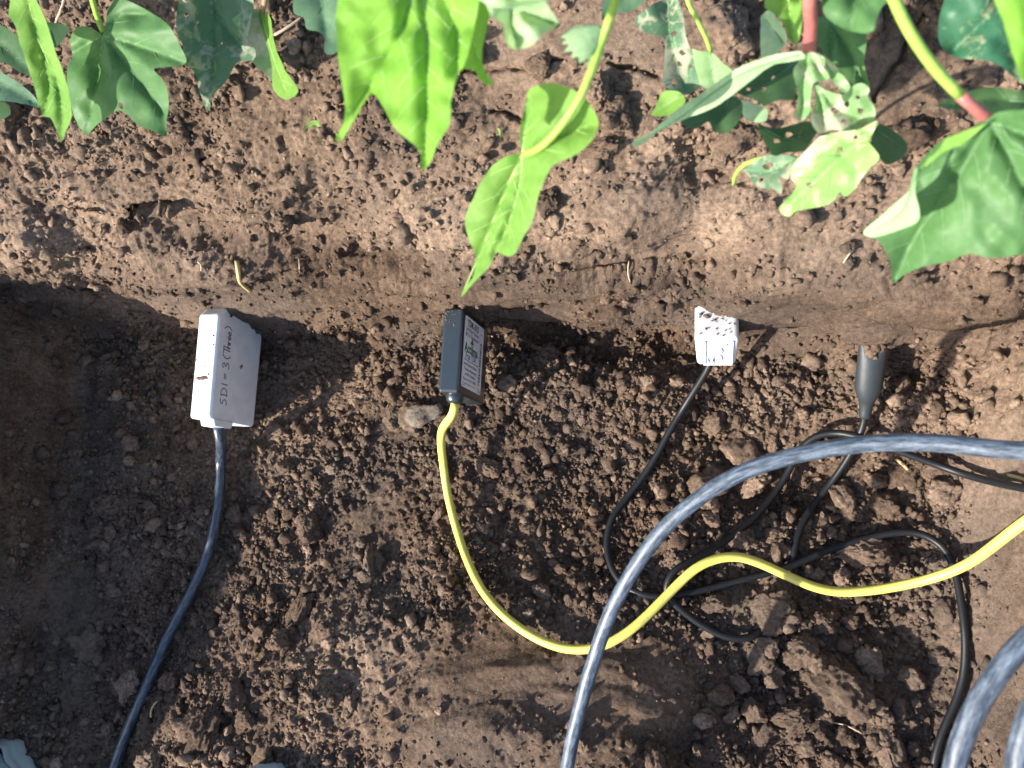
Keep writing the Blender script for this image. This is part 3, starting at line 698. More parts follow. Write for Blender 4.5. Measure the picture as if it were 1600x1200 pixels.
# ---- heat-shrink covered sensor
a0 = P(1366, 534, 0.060); a1 = P(1351, 652, 0.026)
s4 = empty('soil_moisture_sensor', tuple(a1), 'dark grey heat-shrink sleeved sensor with flared notched end pushed into the soil', 'sensor')
ax_ = a1 - a0; LA = np.linalg.norm(ax_); ax_ = ax_ / LA; sx = _n(np.cross(ax_, (0, 0, 1))); sx = sx if sx[0] > 0 else -sx; sz = np.cross(sx, ax_); sz = sz if sz[2] > 0 else -sz
SEC = [(-0.06, 0.0104, 0.0034), (0.0, 0.0100, 0.0040), (0.1, 0.0091, 0.0050), (0.3, 0.0089, 0.0062), (0.5, 0.0088, 0.0068), (0.60, 0.0084, 0.0068), (0.70, 0.0068, 0.0062), (0.78, 0.0050, 0.0048), (0.88, 0.0042, 0.0040), (0.99, 0.0037, 0.0036), (1.0, 0.0030, 0.0030)]
n = 28; an = np.linspace(0, 2 * math.pi, n, endpoint=False); VV = []
sec = spline(np.array(SEC), 0.03)
for t, ww, hh_ in sec:
    notch = np.maximum(0, 1 - t / 0.2) * 0.0075 * (np.abs(np.cos(an)) ** 2 * 2 - 1.0) * -1
    wv = np.abs(np.sin(an)) * 0
    ring = a0 + (ax_ * LA * t) + ww * np.cos(an)[:, None] * sx + (hh_ * np.sin(an))[:, None] * sz + (notch[:, None] * ax_)
    VV.append(ring)
a = np.arange(n); a2 = (a + 1) % n; FF = []
for i in range(len(sec) - 1): FF.append(np.stack([i * n + a, i * n + a2, (i + 1) * n + a2, (i + 1) * n + a], 1))
o = child('sleeve', np.vstack(VV), np.vstack(FF), SHRINK, s4)
m_ = o.modifiers.new('thickness', 'SOLIDIFY'); m_.thickness = 0.0009; m_.offset = -1
v, f = tube(np.array([a0 + ax_ * 0.004, a0 - ax_ * 0.05]), 0.0035, 10); v = (v - a0) * np.array([1, 1, 1]) + a0
child('rod', v, tri_fix(f), STEEL, s4)
for i, (u_, w_, r_) in enumerate(((0.10, -0.002, 0.0032), (0.05, 0.003, 0.0028), (0.0, 0.0, 0.0040), (0.16, 0.001, 0.0016), (0.03, -0.005, 0.0024))):
    rg_ = np.random.default_rng(40 + i); bm = bmesh.new(); bmesh.ops.create_icosphere(bm, subdivisions=3, radius=1.0)
    v = np.array([q.co[:] for q in bm.verts]); f = np.array([[q.index for q in p_.verts] for p_ in bm.faces]); bm.free()
    v = v * (1 + 0.35 * fbm(v, 1.7, 3, 700 + i, 0.6) + 0.25 * crumbs(v, 0.5, 800 + i, 0.9, True))[:, None] * r_ + a0 + ax_ * LA * u_ + sx * w_ + sz * 0.0045
    child('soil_lump', v, f, CLOD, s4)
c4 = [(1345, 678, 0.010), (1333, 702, 0.008), (1316, 730, 0.006), (1290, 766, 0.004), (1263, 800, 0.004), (1246, 836, 0.002), (1240, 868, 0.000), (1236, 893, -0.004), (1228, 925, -0.012), (1214, 960, -0.012), (1198, 980, -0.003),
      (1180, 993, 0.002), (1155, 999, 0.003), (1120, 990, 0.003), (1082, 966, 0.003), (1052, 941, 0.006), (1038, 918, 0.010), (1046, 899, 0.012), (1068, 883, 0.010), (1110, 860, 0.006), (1160, 825, 0.004), (1200, 785, 0.004), (1230, 740, 0.006),
      (1250, 702, 0.008), (1275, 681, 0.010), (1310, 676, 0.010), (1350, 685, 0.012), (1400, 703, 0.010), (1450, 721, 0.008), (1520, 745, 0.006), (1605, 764, 0.006), (1700, 780, 0.006)]
pth = cable_on_ground(c4, 0.002)
pth = smooth_path(spline(np.vstack([[a1 - ax_ * 0.006, a1 + ax_ * 0.004], pth[3::4], pth[-1:]]), 0.003), 3)
world_part('cable', pth, 0.0025, CABLE_K, s4, 12)
CABPIX += [(1351, y) for y in range(530, 680, 10)] + [(1120, y) for y in range(480, 580, 10)] + [(705 + dx, y) for y in range(480, 640, 10) for dx in (0, 20, 45)] + [(320 + dx, y) for y in range(480, 670, 10) for dx in (0, 30, 65)]

# ---- thick dusty cable, coiled over the right-hand bank
pts = [np.array((-0.10, -0.34, 0.07)), P(872, 1290, 0.10)] + [P(x, y, z) for x, y, z in
       [(886, 1200, 0.118), (900, 1130, 0.130), (922, 1050, 0.142), (952, 962, 0.155), (988, 893, 0.168), (1033, 830, 0.178), (1082, 786, 0.186), (1150, 742, 0.194), (1232, 714, 0.200), (1320, 697, 0.206), (1400, 691, 0.212), (1490, 694, 0.219), (1605, 705, 0.228)]]
pts += [np.array(p) for p in ((0.25, 0.045, 0.262), (0.335, -0.03, 0.272), (0.33, -0.15, 0.275), (0.24, -0.25, 0.274), (0.14, -0.23, 0.268), (0.088, -0.165, 0.267))]
pts += [P(x, y, z) for x, y, z in ((1490, 1210, 0.268), (1502, 1160, 0.270), (1520, 1112, 0.272), (1555, 1057, 0.274), (1612, 992, 0.276))]
pts += [np.array(p) for p in ((0.165, 0.0, 0.280), (0.24, 0.005, 0.283), (0.305, -0.06, 0.284), (0.27, -0.16, 0.282), (0.19, -0.21, 0.280), (0.122, -0.165, 0.280))]
pts += [P(x, y, z) for x, y, z in ((1588, 1210, 0.282), (1602, 1145, 0.284), (1625, 1088, 0.286))]
pts += [np.array(p) for p in ((0.165, -0.025, 0.289), (0.225, -0.03, 0.291), (0.27, -0.10, 0.292), (0.30, -0.2, 0.290))]
path = smooth_path(spline(np.array(pts), 0.004), 3)
coil = tube_obj('coiled_cable', path, 0.0040, CABLE_D, None, 16)
tag(coil, 'thick dusty grey-blue cable arching over the trench and coiling at the right edge', 'cable')

# ------------------------------------------------------------------ cotton plants
def seg_dist(q, line):
    d = np.full(len(q), 1e9)
    for a, b in zip(line[:-1], line[1:]):
        ab = b - a; t = np.clip(((q - a) @ ab) / (ab @ ab + 1e-9), 0, 1)
        d = np.minimum(d, np.linalg.norm(q - a - t[:, None] * ab, axis=1))
    return d
def inside(q, poly):
    x, y = q[:, 0], q[:, 1]; r = np.zeros(len(q), bool); n = len(poly); j = n - 1
    for i in range(n):
        xi, yi = poly[i]; xj, yj = poly[j]
        c = ((yi > y) != (yj > y)) & (x < (xj - xi) * (y - yi) / (yj - yi + 1e-12) + xi); r ^= c; j = i
    return r
LEAFN = [0]
def leaf(plant, outline, z0, gx, gy, mat, veins=(), vmat=None, fold=0.004, ripple=0.0025, curl=0.0, holes=(), spacing=6.0, center=None, sub=True, vr=0.0007, label=None, sharp=False, eaten=0):
    """blade traced as (px, py) and laid on its own bent surface z = z0 + gx*dx + gy*dy (metres per 100 px)"""
    LEAFN[0] += 1; sd = LEAFN[0]
    ol = np.array(outline, float)
    if center is None: center = ol.mean(0)
    rim = spline(np.vstack([ol, ol[:1]]), spacing)[:-1] if not sharp else np.vstack([np.linspace(a, b, max(2, int(np.linalg.norm(b - a) / spacing)), endpoint=False) for a, b in zip(ol, np.roll(ol, -1, 0))])
    # small irregular nibbles along the rim
    rim = rim + 0.9 * np.stack([vnoise(np.stack([rim[:, 0], rim[:, 1], 0 * rim[:, 0]], 1), 0.11, sd), vnoise(np.stack([rim[:, 0], rim[:, 1], 0 * rim[:, 0]], 1), 0.11, sd + 5)], 1)
    lo, hi = rim.min(0), rim.max(0)
    gxs = np.arange(lo[0], hi[0], spacing); gys = np.arange(lo[1], hi[1], spacing * 0.866)
    gp = np.array([(x + (spacing / 2 if i % 2 else 0), y) for i, y in enumerate(gys) for x in gxs])
    gp = gp[inside(gp, rim)]
    if len(gp): gp = gp[seg_dist(gp, np.vstack([rim, rim[:1]])) > spacing * 0.45]
    if eaten and len(gp):
        rh = np.random.default_rng(900 + sd); holes = list(holes); cs = []; dr_ = seg_dist(gp, np.vstack([rim, rim[:1]]))
        for _ in range(200):
            if len(cs) >= eaten: break
            i = int(rh.integers(len(gp))); r_ = rh.uniform(2.5, 6.5)
            if dr_[i] < r_ * 1.5 + 5 or any(np.linalg.norm(gp[i] - c_) < r_ * 1.5 + q_ * 1.5 + 6 for c_, q_ in cs): continue
            cs.append((gp[i], r_)); a_ = np.linspace(0, 2 * math.pi, 8, endpoint=False); rr_ = r_ * rh.uniform(0.55, 1.4, 8)
            holes.append([(gp[i][0] + q_ * math.cos(t_) * 1.2, gp[i][1] + q_ * math.sin(t_)) for q_, t_ in zip(rr_, a_)])
    allp = [Vector(p) for p in rim]; nr = len(rim); edges = [(i, (i + 1) % nr) for i in range(nr)]
    for hl in holes:
        hp = spline(np.vstack([np.array(hl, float), np.array(hl[:1], float)]), spacing)[:-1]
        if len(gp): gp = gp[~inside(gp, hp)]; gp = gp[seg_dist(gp, np.vstack([hp, hp[:1]])) > spacing * 0.4]
        b0_ = len(allp); allp += [Vector(p) for p in hp]; edges += [(b0_ + i, b0_ + (i + 1) % len(hp)) for i in range(len(hp))]
    allp += [Vector(p) for p in gp]
    res = delaunay_2d_cdt(allp, edges, [], 1, 0.001)
    q = np.array([(v[0], v[1]) for v in res[0]]); F = np.array([f for f in res[2] if len(f) == 3])
    cen = q[F].mean(1); keep = inside(cen, rim)
    for hl in holes:
        hp = spline(np.vstack([np.array(hl, float), np.array(hl[:1], float)]), spacing)[:-1]; keep &= ~inside(cen, hp)
    F = F[keep]
    vl = [spline(np.array(v, float), 8) for v in veins]
    size = np.linalg.norm(hi - lo)
    def surf(q):
        d = (q - center) / 100
        z = z0 + gx * d[:, 0] + gy * d[:, 1]
        if vl:
            dv = np.min([seg_dist(q, v) for v in vl], 0); z = z + fold * (1 - np.exp(-dv / 16))
        r2 = ((q - center) ** 2).sum(1) / (size * 0.5) ** 2
        z = z - curl * r2
        p3 = np.stack([q[:, 0], q[:, 1], np.zeros(len(q))], 1)
        z = z + ripple * (vnoise(p3, 0.016, sd * 3) + 0.5 * vnoise(p3, 0.04, sd * 3 + 1))
        return P(q[:, 0], q[:, 1], z)
    v3 = surf(q)
    # consistent winding: face the camera side
    nn = np.cross(v3[F[:, 1]] - v3[F[:, 0]], v3[F[:, 2]] - v3[F[:, 0]])
    flip = (nn * (CAMP - v3[F[:, 0]])).sum(1) < 0; F[flip] = F[flip][:, ::-1]
    o = child('leaf', v3, F, LF[mat], plant)
    if label: o['label'] = label
    if vl:
        VV, FF, off = [], [], 0
        lines = [(v, 1.0) for v in vl]
        if sub:
            for v in vl:
                tot = np.linalg.norm(np.diff(v, axis=0), axis=1).sum()
                m = int(tot / 24)
                for k_ in range(1, m):
                    i = int(len(v) * k_ / m); dirv = v[min(i + 1, len(v) - 1)] - v[i]; dirv = dirv / (np.linalg.norm(dirv) + 1e-9)
                    for sg in (-1, 1):
                        if (k_ + (sg > 0)) % 2: continue
                        a_ = sg * math.radians(48); dd = np.array([dirv[0] * math.cos(a_) - dirv[1] * math.sin(a_), dirv[0] * math.sin(a_) + dirv[1] * math.cos(a_)])
                        ln = min(70, tot * 0.38 * (1.15 - k_ / m))
                        pts_ = v[i] + dd * np.linspace(0, ln, 7)[:, None] + dirv * (np.linspace(0, 1, 7)[:, None] ** 2) * ln * 0.25
                        ok = inside(pts_, rim)
                        for hl in holes: ok &= ~inside(pts_, np.array(hl, float))
                        stop = np.argmin(ok) if not ok.all() else len(ok)
                        if stop >= 3: lines.append((pts_[:stop], 0.30))
        for ln, s_ in lines:
            p3 = surf(ln); t = np.linspace(1, 0.25, len(ln)); rad = vr * s_ * t
            tv, tf = tube(p3, rad, 5); VV.append(tv); tf = tri_fix(tf); FF.append(tf + off); off += len(tv)
        vo = mesh_np('veins', np.vstack(VV), np.vstack(FF), plant.location)
        link('veins', vo, vmat or VEIN, o)
    return o
def petiole(plant, pts, r0, r1, mat, name='petiole'):
    """pts: (px, py, z) or world triples marked by a leading 'w'"""
    w3 = [np.array(p[1:]) if p[0] == 'w' else P(*p) for p in pts]
    p = spline(np.array(w3), 0.004); rad = np.linspace(r0, r1, len(p))
    v, f = tube(p, rad, 10); return child(name, v, tri_fix(f), mat, plant)
def plant_root(x, y, label):
    z = 0.236
    return empty('cotton_plant', (x, y, z), label, 'plant', None)

# --- left plant: dull green, eaten leaves
pl = plant_root(-0.36, 0.42, 'cotton plant at upper left with one broad lobed green leaf over the soil')
petiole(pl, [('w', -0.36, 0.42, 0.22), ('w', -0.362, 0.415, 0.30), ('w', -0.355, 0.405, 0.40), ('w', -0.36, 0.40, 0.52)], 0.005, 0.0025, STEMM, 'stem')
leaf(pl, [(0, 40), (12, 45), (30, 60), (45, 100), (48, 118), (30, 112), (10, 100), (-30, 85), (-40, 50)], 0.262, 0, -0.004, 'dark', [[(-30, 62), (0, 70), (42, 108)]], VEIND)
leaf(pl, [(-30, 100), (0, 112), (30, 130), (55, 152), (62, 168), (40, 163), (10, 158), (-30, 150)], 0.258, 0, -0.004, 'teal', [[(-30, 122), (10, 135), (58, 163)]], VEIND)
leaf(pl, [(66, 34), (90, 36), (108, 44), (100, 60), (84, 76), (70, 60)], 0.256, 0, 0, 'dark')
leaf(pl, [(-25, 152), (0, 158), (14, 166), (16, 178), (4, 186), (-25, 184)], 0.255, 0, 0, 'dark')
leaf(pl, [(13, 25), (24, 40), (30, 64), (41, 98), (54, 138), (64, 174), (67, 182), (78, 184), (86, 198), (96, 221), (104, 203), (112, 182), (108, 150), (100, 116), (86, 78), (78, 50), (66, 20), (56, -2), (50, -30), (22, -26), (16, 4)],
     0.295, 0.012, -0.010, 'fresh', [[(40, -20), (60, 60), (76, 130), (70, 178)], [(60, 60), (92, 140), (98, 214)]], VEINB, 0.006, 0.004, spacing=5)
leaf(pl, [(163, 55), (165, 40), (168, 16), (184, -4), (205, 4), (235, 19), (262, 38), (279, 66), (291, 97), (282, 103), (260, 105), (240, 108), (254, 124), (262, 142), (264, 166), (260, 190), (260, 213), (240, 205), (216, 195), (200, 181), (185, 172), (166, 184), (146, 200),
          (135, 211), (122, 195), (112, 170), (105, 132), (106, 106), (113, 86), (110, 60), (121, 42), (141, 43), (157, 53)],
     0.285, 0.006, -0.008, 'mid', [[(163, 55), (225, 75), (288, 98)], [(163, 55), (205, 110), (255, 180), (260, 208)], [(163, 55), (152, 120), (138, 205)], [(163, 55), (135, 70), (114, 84)], [(163, 55), (190, 25), (230, 22)]],
     VEIN, 0.006, 0.004, holes=[[(186, 160), (192, 163), (191, 171), (185, 167)]], curl=0.006, spacing=5, label='broad lobed green leaf with pale veins')
petiole(pl, [('w', -0.355, 0.405, 0.36), ('w', -0.33, 0.345, 0.34), (136, -30, 0.315), (146, 6, 0.302), (154, 32, 0.294), (163, 55, 0.287)], 0.0019, 0.0014, PETG)
leaf(pl, [(280, -8), (275, 45), (285, 70), (290, 100), (303, 112), (311, 140), (325, 173), (333, 150), (355, 125), (372, 97), (395, 94), (400, 80), (388, 62), (392, 30), (396, 0), (380, -35), (310, -35)],
     0.268, 0.005, -0.006, 'mined', [[(335, -30), (335, 60), (325, 168)], [(335, 20), (380, 80)]], VEIND, 0.004, 0.004, spacing=5, label='grey-green leaf scribbled with leaf-miner trails', eaten=5)
leaf(pl, [(362, 30), (380, 18), (402, 15), (412, 50), (424, 85), (428, 112), (427, 128), (410, 112), (396, 98), (388, 70)], 0.268, -0.02, -0.004, 'palemine', spacing=5)
leaf(pl, [(400, 16), (418, 20), (430, 72), (446, 110), (466, 143), (458, 152), (446, 156), (428, 141), (424, 100), (412, 55)], 0.272, 0.03, -0.006, 'fresh', [[(408, 18), (428, 90), (450, 150)]], VEINB, 0.003, 0.002, spacing=5)
petiole(pl, [('w', -0.33, 0.36, 0.33), (420, -40, 0.29), (415, -8, 0.280), (410, 20, 0.272)], 0.0017, 0.0013, PETB)
leaf(pl, [(458, -8), (460, 22), (474, 27), (479, 45), (500, 50), (507, 62), (507, 82), (518, 86), (530, 76), (540, 30), (530, -20), (480, -25)], 0.272, 0.004, -0.004, 'teal', [[(500, -15), (512, 60)]], VEIND, spacing=5)
leaf(pl, [(-60, -200), (40, -260), (160, -220), (220, -130), (150, -60), (60, -40), (-20, -60), (-60, -120)], 0.34, 0.0, -0.006, 'mid', [[(80, -220), (90, -60)], [(80, -220), (0, -80)], [(80, -220), (180, -90)]], VEIN, spacing=9)
leaf(pl, [(230, -210), (330, -260), (430, -190), (420, -90), (330, -60), (260, -100)], 0.36, 0.0, -0.006, 'mid', [[(330, -240), (330, -80)], [(330, -240), (400, -120)]], VEIN, spacing=9)

# --- middle plant: bright young leaves hanging into view
pm = plant_root(-0.10, 0.40, 'cotton plant at upper centre with bright yellow-green young leaves and a flower bud')
petiole(pm, [('w', -0.10, 0.40, 0.22), ('w', -0.105, 0.395, 0.30), ('w', -0.095, 0.37, 0.42), ('w', -0.10, 0.36, 0.50)], 0.005, 0.0025, STEMM, 'stem')
leaf(pm, [(524, 28), (529, 98), (539, 165), (537, 192), (523, 219), (532, 220), (553, 188), (582, 146), (598, 166), (616, 199), (640, 221), (657, 238), (659, 267), (669, 259), (684, 224), (701, 197), (706, 150), (716, 117), (726, 100), (742, 40), (748, 0), (738, -60), (680, -110), (600, -110), (540, -50)],
     0.375, 0.004, -0.006, 'bright', [[(655, -90), (630, 40), (575, 140), (530, 212)], [(655, -90), (668, 80), (664, 255)], [(655, -90), (712, 40), (715, 110)]], VEINB, 0.0045, 0.004, curl=0.004, spacing=6, vr=0.0008, label='large bright yellow-green lobed leaf')
leaf(pm, [(722, 45), (716, 85), (718, 100), (727, 108), (742, 110), (748, 122), (766, 134), (771, 129), (758, 112), (753, 80), (762, 40), (766, 0), (735, -20)], 0.362, 0.03, -0.006, 'fresh', [[(740, -10), (740, 60), (764, 128)]], VEINB, 0.005, 0.003, spacing=5, sub=False)
petiole(pm, [('w', -0.097, 0.375, 0.40), ('w', -0.10, 0.29, 0.41), (650, -95, 0.388)], 0.0020, 0.0016, PETG)
leaf(pm, [(742, -6), (760, 8), (768, 26), (786, 38), (790, 64), (806, 78), (836, 66), (850, 52), (872, 38), (858, 14), (842, -10), (790, -25)], 0.392, 0.008, -0.010, 'pale', [[(800, -15), (800, 30), (808, 72)], [(800, 10), (865, 36)]], VEIN, 0.008, 0.010, spacing=5, sub=False, label='crumpled pale leaf')
leaf(pm, [(760, -40), (820, -60), (880, -40), (885, -12), (850, 2), (800, 12), (765, 6)], 0.398, 0.004, 0.004, 'pale', [[(770, -20), (870, -20)]], VEIN, 0.006, 0.004, spacing=6, sub=False)
leaf(pm, [(818, 240), (813, 226), (814, 192), (820, 167), (827, 141), (844, 132), (868, 130), (890, 138), (911, 150), (928, 172), (935, 196), (924, 220), (900, 242), (866, 258), (853, 277), (841, 308), (832, 344), (817, 372), (804, 397), (789, 400), (778, 394), (764, 416), (741, 442),
          (720, 464), (727, 448), (740, 432), (742, 400), (732, 372), (727, 344), (740, 308), (760, 271), (781, 250), (808, 240)],
     0.325, 0.010, -0.010, 'fresh', [[(818, 240), (813, 290), (795, 350), (775, 395)], [(818, 240), (790, 300), (757, 380), (722, 460)], [(818, 240), (822, 190), (826, 145)], [(818, 240), (870, 215), (925, 195)]], VEINB, 0.006, 0.003, spacing=5, vr=0.0008, label='fresh green folded leaf hanging by a curved stalk')
petiole(pm, [('w', -0.097, 0.37, 0.42), ('w', -0.06, 0.27, 0.415), (966, -40, 0.385), (958, 10, 0.372), (945, 52, 0.364), (930, 96, 0.362), (910, 145, 0.358), (885, 186, 0.352), (852, 224, 0.343), (832, 237, 0.336), (817, 241, 0.328)], 0.0020, 0.0013, PETG)
# flower bud with fringed bracts
def bud(plant, px, py, z, s):
    c = P(px, py, z); VV, FF = [], []; off = 0; rg = np.random.default_rng(3)
    n = 12
    rings = [(0, 0.0), (0.35, 0.55), (0.8, 0.95), (1.3, 0.9), (1.8, 0.55), (2.1, 0.1)]
    dr = _n((-0.8, -0.5, -0.35)); t1 = _n(np.cross(dr, (0, 0, 1))); t2 = np.cross(dr, t1)
    an = np.linspace(0, 2 * math.pi, n, endpoint=False)
    for t, r in rings: VV.append(c + dr * s * (t - 0.6) * 0.8 + s * r * (np.cos(an)[:, None] * t1 + np.sin(an)[:, None] * t2))
    a = np.arange(n); a2 = (a + 1) % n
    for i in range(len(rings) - 1): FF.append(np.stack([i * n + a, i * n + a2, (i + 1) * n + a2, (i + 1) * n + a], 1))
    core = child('flower_bud', np.vstack(VV), np.vstack(FF), LF['pale'], plant)
    for b_ in range(3):
        VB, FB = [], []
        base = an0 = b_ * 2.09 + 0.4; m = 11
        for k_ in range(m):
            u = (k_ / (m - 1) - 0.5) * 1.9; a_ = base + u
            rad = t1 * math.cos(a_) + t2 * math.sin(a_); ln = (1.75 if k_ % 2 else 1.15) * (1 - 0.25 * abs(u)) + 0.15 * rg.random()
            VB += [c + dr * s * -0.55 + rad * s * 0.35, c + dr * s * 0.45 + rad * s * 1.12, c + dr * s * (0.45 + 0.55 * ln) + rad * s * (1.05 + 0.25 * (k_ % 2))]
        for k_ in range(m - 1):
            i = k_ * 3; FB += [(i, i + 3, i + 4, i + 1), (i + 1, i + 4, i + 5, i + 2)]
        link('bract', mesh_np('bract', np.array(VB), np.array(FB), plant.location), LF['pale'], core)
bud(pm, 928, 58, 0.362, 0.0062)
leaf(pm, [(940, 32), (960, 22), (985, 18), (1005, 4), (1020, -20), (965, -30), (945, -5)], 0.268, 0, 0, 'teal', [[(1000, -20), (950, 26)]], VEIND, spacing=5)

# --- right plant: torn, mined leaves and the big leaf at the edge
pr = plant_root(0.10, 0.36, 'cotton plant at upper right with torn, blotched leaves and red and green stalks')
petiole(pr, [('w', 0.10, 0.36, 0.22), ('w', 0.098, 0.35, 0.30), ('w', 0.10, 0.33, 0.40), ('w', 0.095, 0.32, 0.50)], 0.005, 0.0025, STEMM, 'stem')
leaf(pr, [(991, 31), (1010, 14), (1028, 3), (1055, -4), (1064, 12), (1069, 34), (1072, 58), (1082, 84), (1093, 119), (1096, 134), (1073, 148), (1046, 142), (1036, 127), (1038, 99), (1036, 58), (1014, 54), (997, 43)],
     0.262, 0.003, -0.004, 'mined', [[(1045, 0), (1048, 60), (1070, 140)]], VEIN, 0.004, 0.004, spacing=5, label='torn dark leaf with grey eaten patches', eaten=5)
leaf(pr, [(1082, 76), (1096, 80), (1110, 81), (1130, 99), (1145, 113), (1133, 126), (1107, 140), (1096, 133), (1086, 105)], 0.270, 0.01, -0.01, 'palemine', [[(1110, 81), (1118, 130)]], VEIN, 0.003, 0.002, spacing=5)
leaf(pr, [(1017, 179), (1027, 160), (1036, 144), (1059, 143), (1071, 156), (1054, 176), (1028, 182)], 0.264, 0.01, -0.004, 'fresh', [[(1065, 148), (1020, 178)]], VEIN, 0.003, 0.002, spacing=5)
petiole(pr, [('w', 0.09, 0.33, 0.36), ('w', 0.0, 0.29, 0.31), (1070, -15, 0.292), (1088, 28, 0.285), (1104, 60, 0.278), (1111, 82, 0.272)], 0.0013, 0.0010, PETG)
leaf(pr, [(1189, 25), (1201, 16), (1221, 37), (1230, 57), (1226, 72), (1207, 86), (1191, 90), (1188, 60)], 0.282, 0.012, 0.0, 'pale', [[(1224, 68), (1196, 30)]], VEIN, 0.003, 0.002, spacing=5)
leaf(pr, [(1195, 12), (1198, -20), (1262, -25), (1256, 20), (1244, 70), (1234, 62), (1228, 46), (1214, 24)], 0.300, 0.01, -0.01, 'fresh', [[(1230, -20), (1240, 64)]], VEINB, 0.005, 0.003, spacing=5)
leaf(pr, [(1276, 62), (1273, 28), (1300, 30), (1330, 46), (1352, 50), (1351, 90), (1353, 115), (1359, 136), (1341, 137), (1325, 125), (1310, 106), (1290, 88)], 0.275, 0.0, -0.006, 'mid', [[(1300, 32), (1320, 70), (1350, 130)], [(1300, 32), (1296, 86)]], VEIN, 0.005, 0.003, spacing=5)
leaf(pr, [(1284, 4), (1288, 23), (1306, 38), (1332, 50), (1364, 49), (1370, 30), (1378, 11), (1394, -3), (1400, -50), (1340, -80), (1288, -50)], 0.335, 0.006, -0.004, 'mid', [[(1345, -70), (1330, 44)]], VEIN, 0.004, 0.003, spacing=6)
leaf(pr, [(1252, 80), (1215, 85), (1158, 104), (1107, 138), (1053, 175), (1017, 206), (987, 224), (990, 229), (1000, 227), (1026, 208), (1070, 186), (1113, 169), (1141, 151), (1172, 127), (1209, 101), (1243, 95), (1258, 90)],
     0.312, 0.016, -0.004, 'pale', [[(1250, 86), (1160, 116), (1060, 186), (996, 225)]], VEIN, 0.002, 0.002, spacing=5, sub=False, label='long folded edge-on leaf blade shining pale')  # sunlit half of the folded blade, its glare put into the pale colour
leaf(pr, [(1150, 144), (1172, 125), (1209, 99), (1244, 93), (1247, 112), (1243, 140), (1241, 156), (1222, 156), (1205, 160), (1194, 166), (1180, 156), (1162, 150)], 0.298, 0.0, 0.01, 'dark', [[(1246, 95), (1200, 130), (1165, 148)]], VEIND, 0.004, 0.003, spacing=4, eaten=3)  # shaded lower half of the folded blade, shade put into the dark colour
leaf(pr, [(1064, 193), (1072, 184), (1113, 166), (1141, 148), (1159, 160), (1160, 176), (1150, 195), (1130, 209), (1113, 201), (1108, 190), (1086, 201)], 0.288, 0.0, 0.01, 'dark', [[(1140, 152), (1125, 195)]], VEIND, 0.004, 0.003, spacing=5)  # second lower lobe of that blade, its shade also put into the colour
leaf(pr, [(1151, 155), (1174, 160), (1199, 172), (1196, 189), (1180, 191), (1164, 185), (1157, 170)], 0.272, 0.008, 0, 'pale', spacing=5)
leaf(pr, [(1257, 84), (1273, 82), (1285, 102), (1296, 121), (1289, 127), (1272, 129), (1267, 153), (1265, 177), (1252, 190), (1243, 185), (1247, 158), (1245, 137), (1240, 111)], 0.312, 0.01, -0.012, 'palemine', [[(1264, 84), (1256, 130), (1252, 184)], [(1264, 84), (1290, 122)]], VEIN, 0.006, 0.004, spacing=4, sub=False)
leaf(pr, [(1276, 82), (1303, 101), (1320, 121), (1329, 136), (1320, 146), (1308, 136), (1294, 115)], 0.308, 0.012, -0.008, 'palemine', [[(1278, 84), (1322, 142)]], VEIN, 0.003, 0.002, spacing=4, sub=False)
leaf(pr, [(1271, 128), (1294, 142), (1320, 147), (1328, 136), (1348, 130), (1359, 139), (1356, 152), (1367, 167), (1364, 191), (1345, 198), (1327, 208), (1303, 202), (1280, 208), (1267, 188), (1274, 160)], 0.290, 0.006, -0.006, 'palemine', [[(1275, 130), (1310, 170), (1355, 188)], [(1275, 130), (1290, 200)]], VEIN, 0.005, 0.004, spacing=4, eaten=5)
leaf(pr, [(1280, 214), (1317, 205), (1340, 203), (1371, 190), (1363, 209), (1358, 222), (1367, 233), (1374, 247), (1360, 262), (1345, 281), (1335, 296), (1320, 307), (1312, 300), (1305, 311), (1290, 321), (1265, 326), (1241, 331), (1235, 338), (1222, 335), (1217, 327), (1225, 315), (1240, 300),
          (1245, 290), (1237, 280), (1236, 265), (1250, 245), (1265, 230)], 0.292, 0.010, -0.010, 'blotch', [[(1372, 192), (1310, 250), (1222, 330)]], VEIN, 0.005, 0.003, spacing=5, label='pale green leaf blotched white, yellow and brown', eaten=3)
leaf(pr, [(1371, 191), (1390, 200), (1406, 212), (1418, 226), (1415, 240), (1400, 253), (1385, 257), (1375, 248), (1367, 233), (1360, 218)], 0.280, -0.03, 0, 'dark', [[(1370, 205), (1412, 232)]], VEIND, 0.003, 0.002, spacing=5)
leaf(pr, [(1184, 192), (1198, 198), (1219, 200), (1240, 194), (1266, 190), (1277, 202), (1271, 216), (1252, 237), (1230, 238), (1208, 243), (1196, 224), (1187, 206)], 0.280, -0.02, 0.012, 'dark', [[(1190, 200), (1230, 218), (1272, 205)]], VEIN, 0.006, 0.004, spacing=4, eaten=2)
leaf(pr, [(1161, 265), (1187, 247), (1206, 242), (1233, 243), (1246, 249), (1237, 265), (1231, 280), (1215, 276), (1222, 289), (1220, 304), (1210, 297), (1189, 293), (1175, 284), (1168, 273)], 0.268, 0.012, -0.006, 'mined', [[(1240, 248), (1200, 268), (1166, 268)]], VEIN, 0.004, 0.004, spacing=5, label='blue-green leaf scrap with white eaten patch', eaten=2)
petiole(pr, [(1243, 248, 0.275), (1200, 246, 0.270), (1165, 256, 0.262), (1150, 272, 0.252), (1146, 289, 0.240)], 0.0012, 0.0008, PETG)
petiole(pr, [('w', 0.10, 0.335, 0.38), ('w', 0.075, 0.25, 0.372), (1270, -25, 0.345), (1267, 35, 0.328), (1264, 86, 0.314)], 0.0026, 0.0024, PETR)
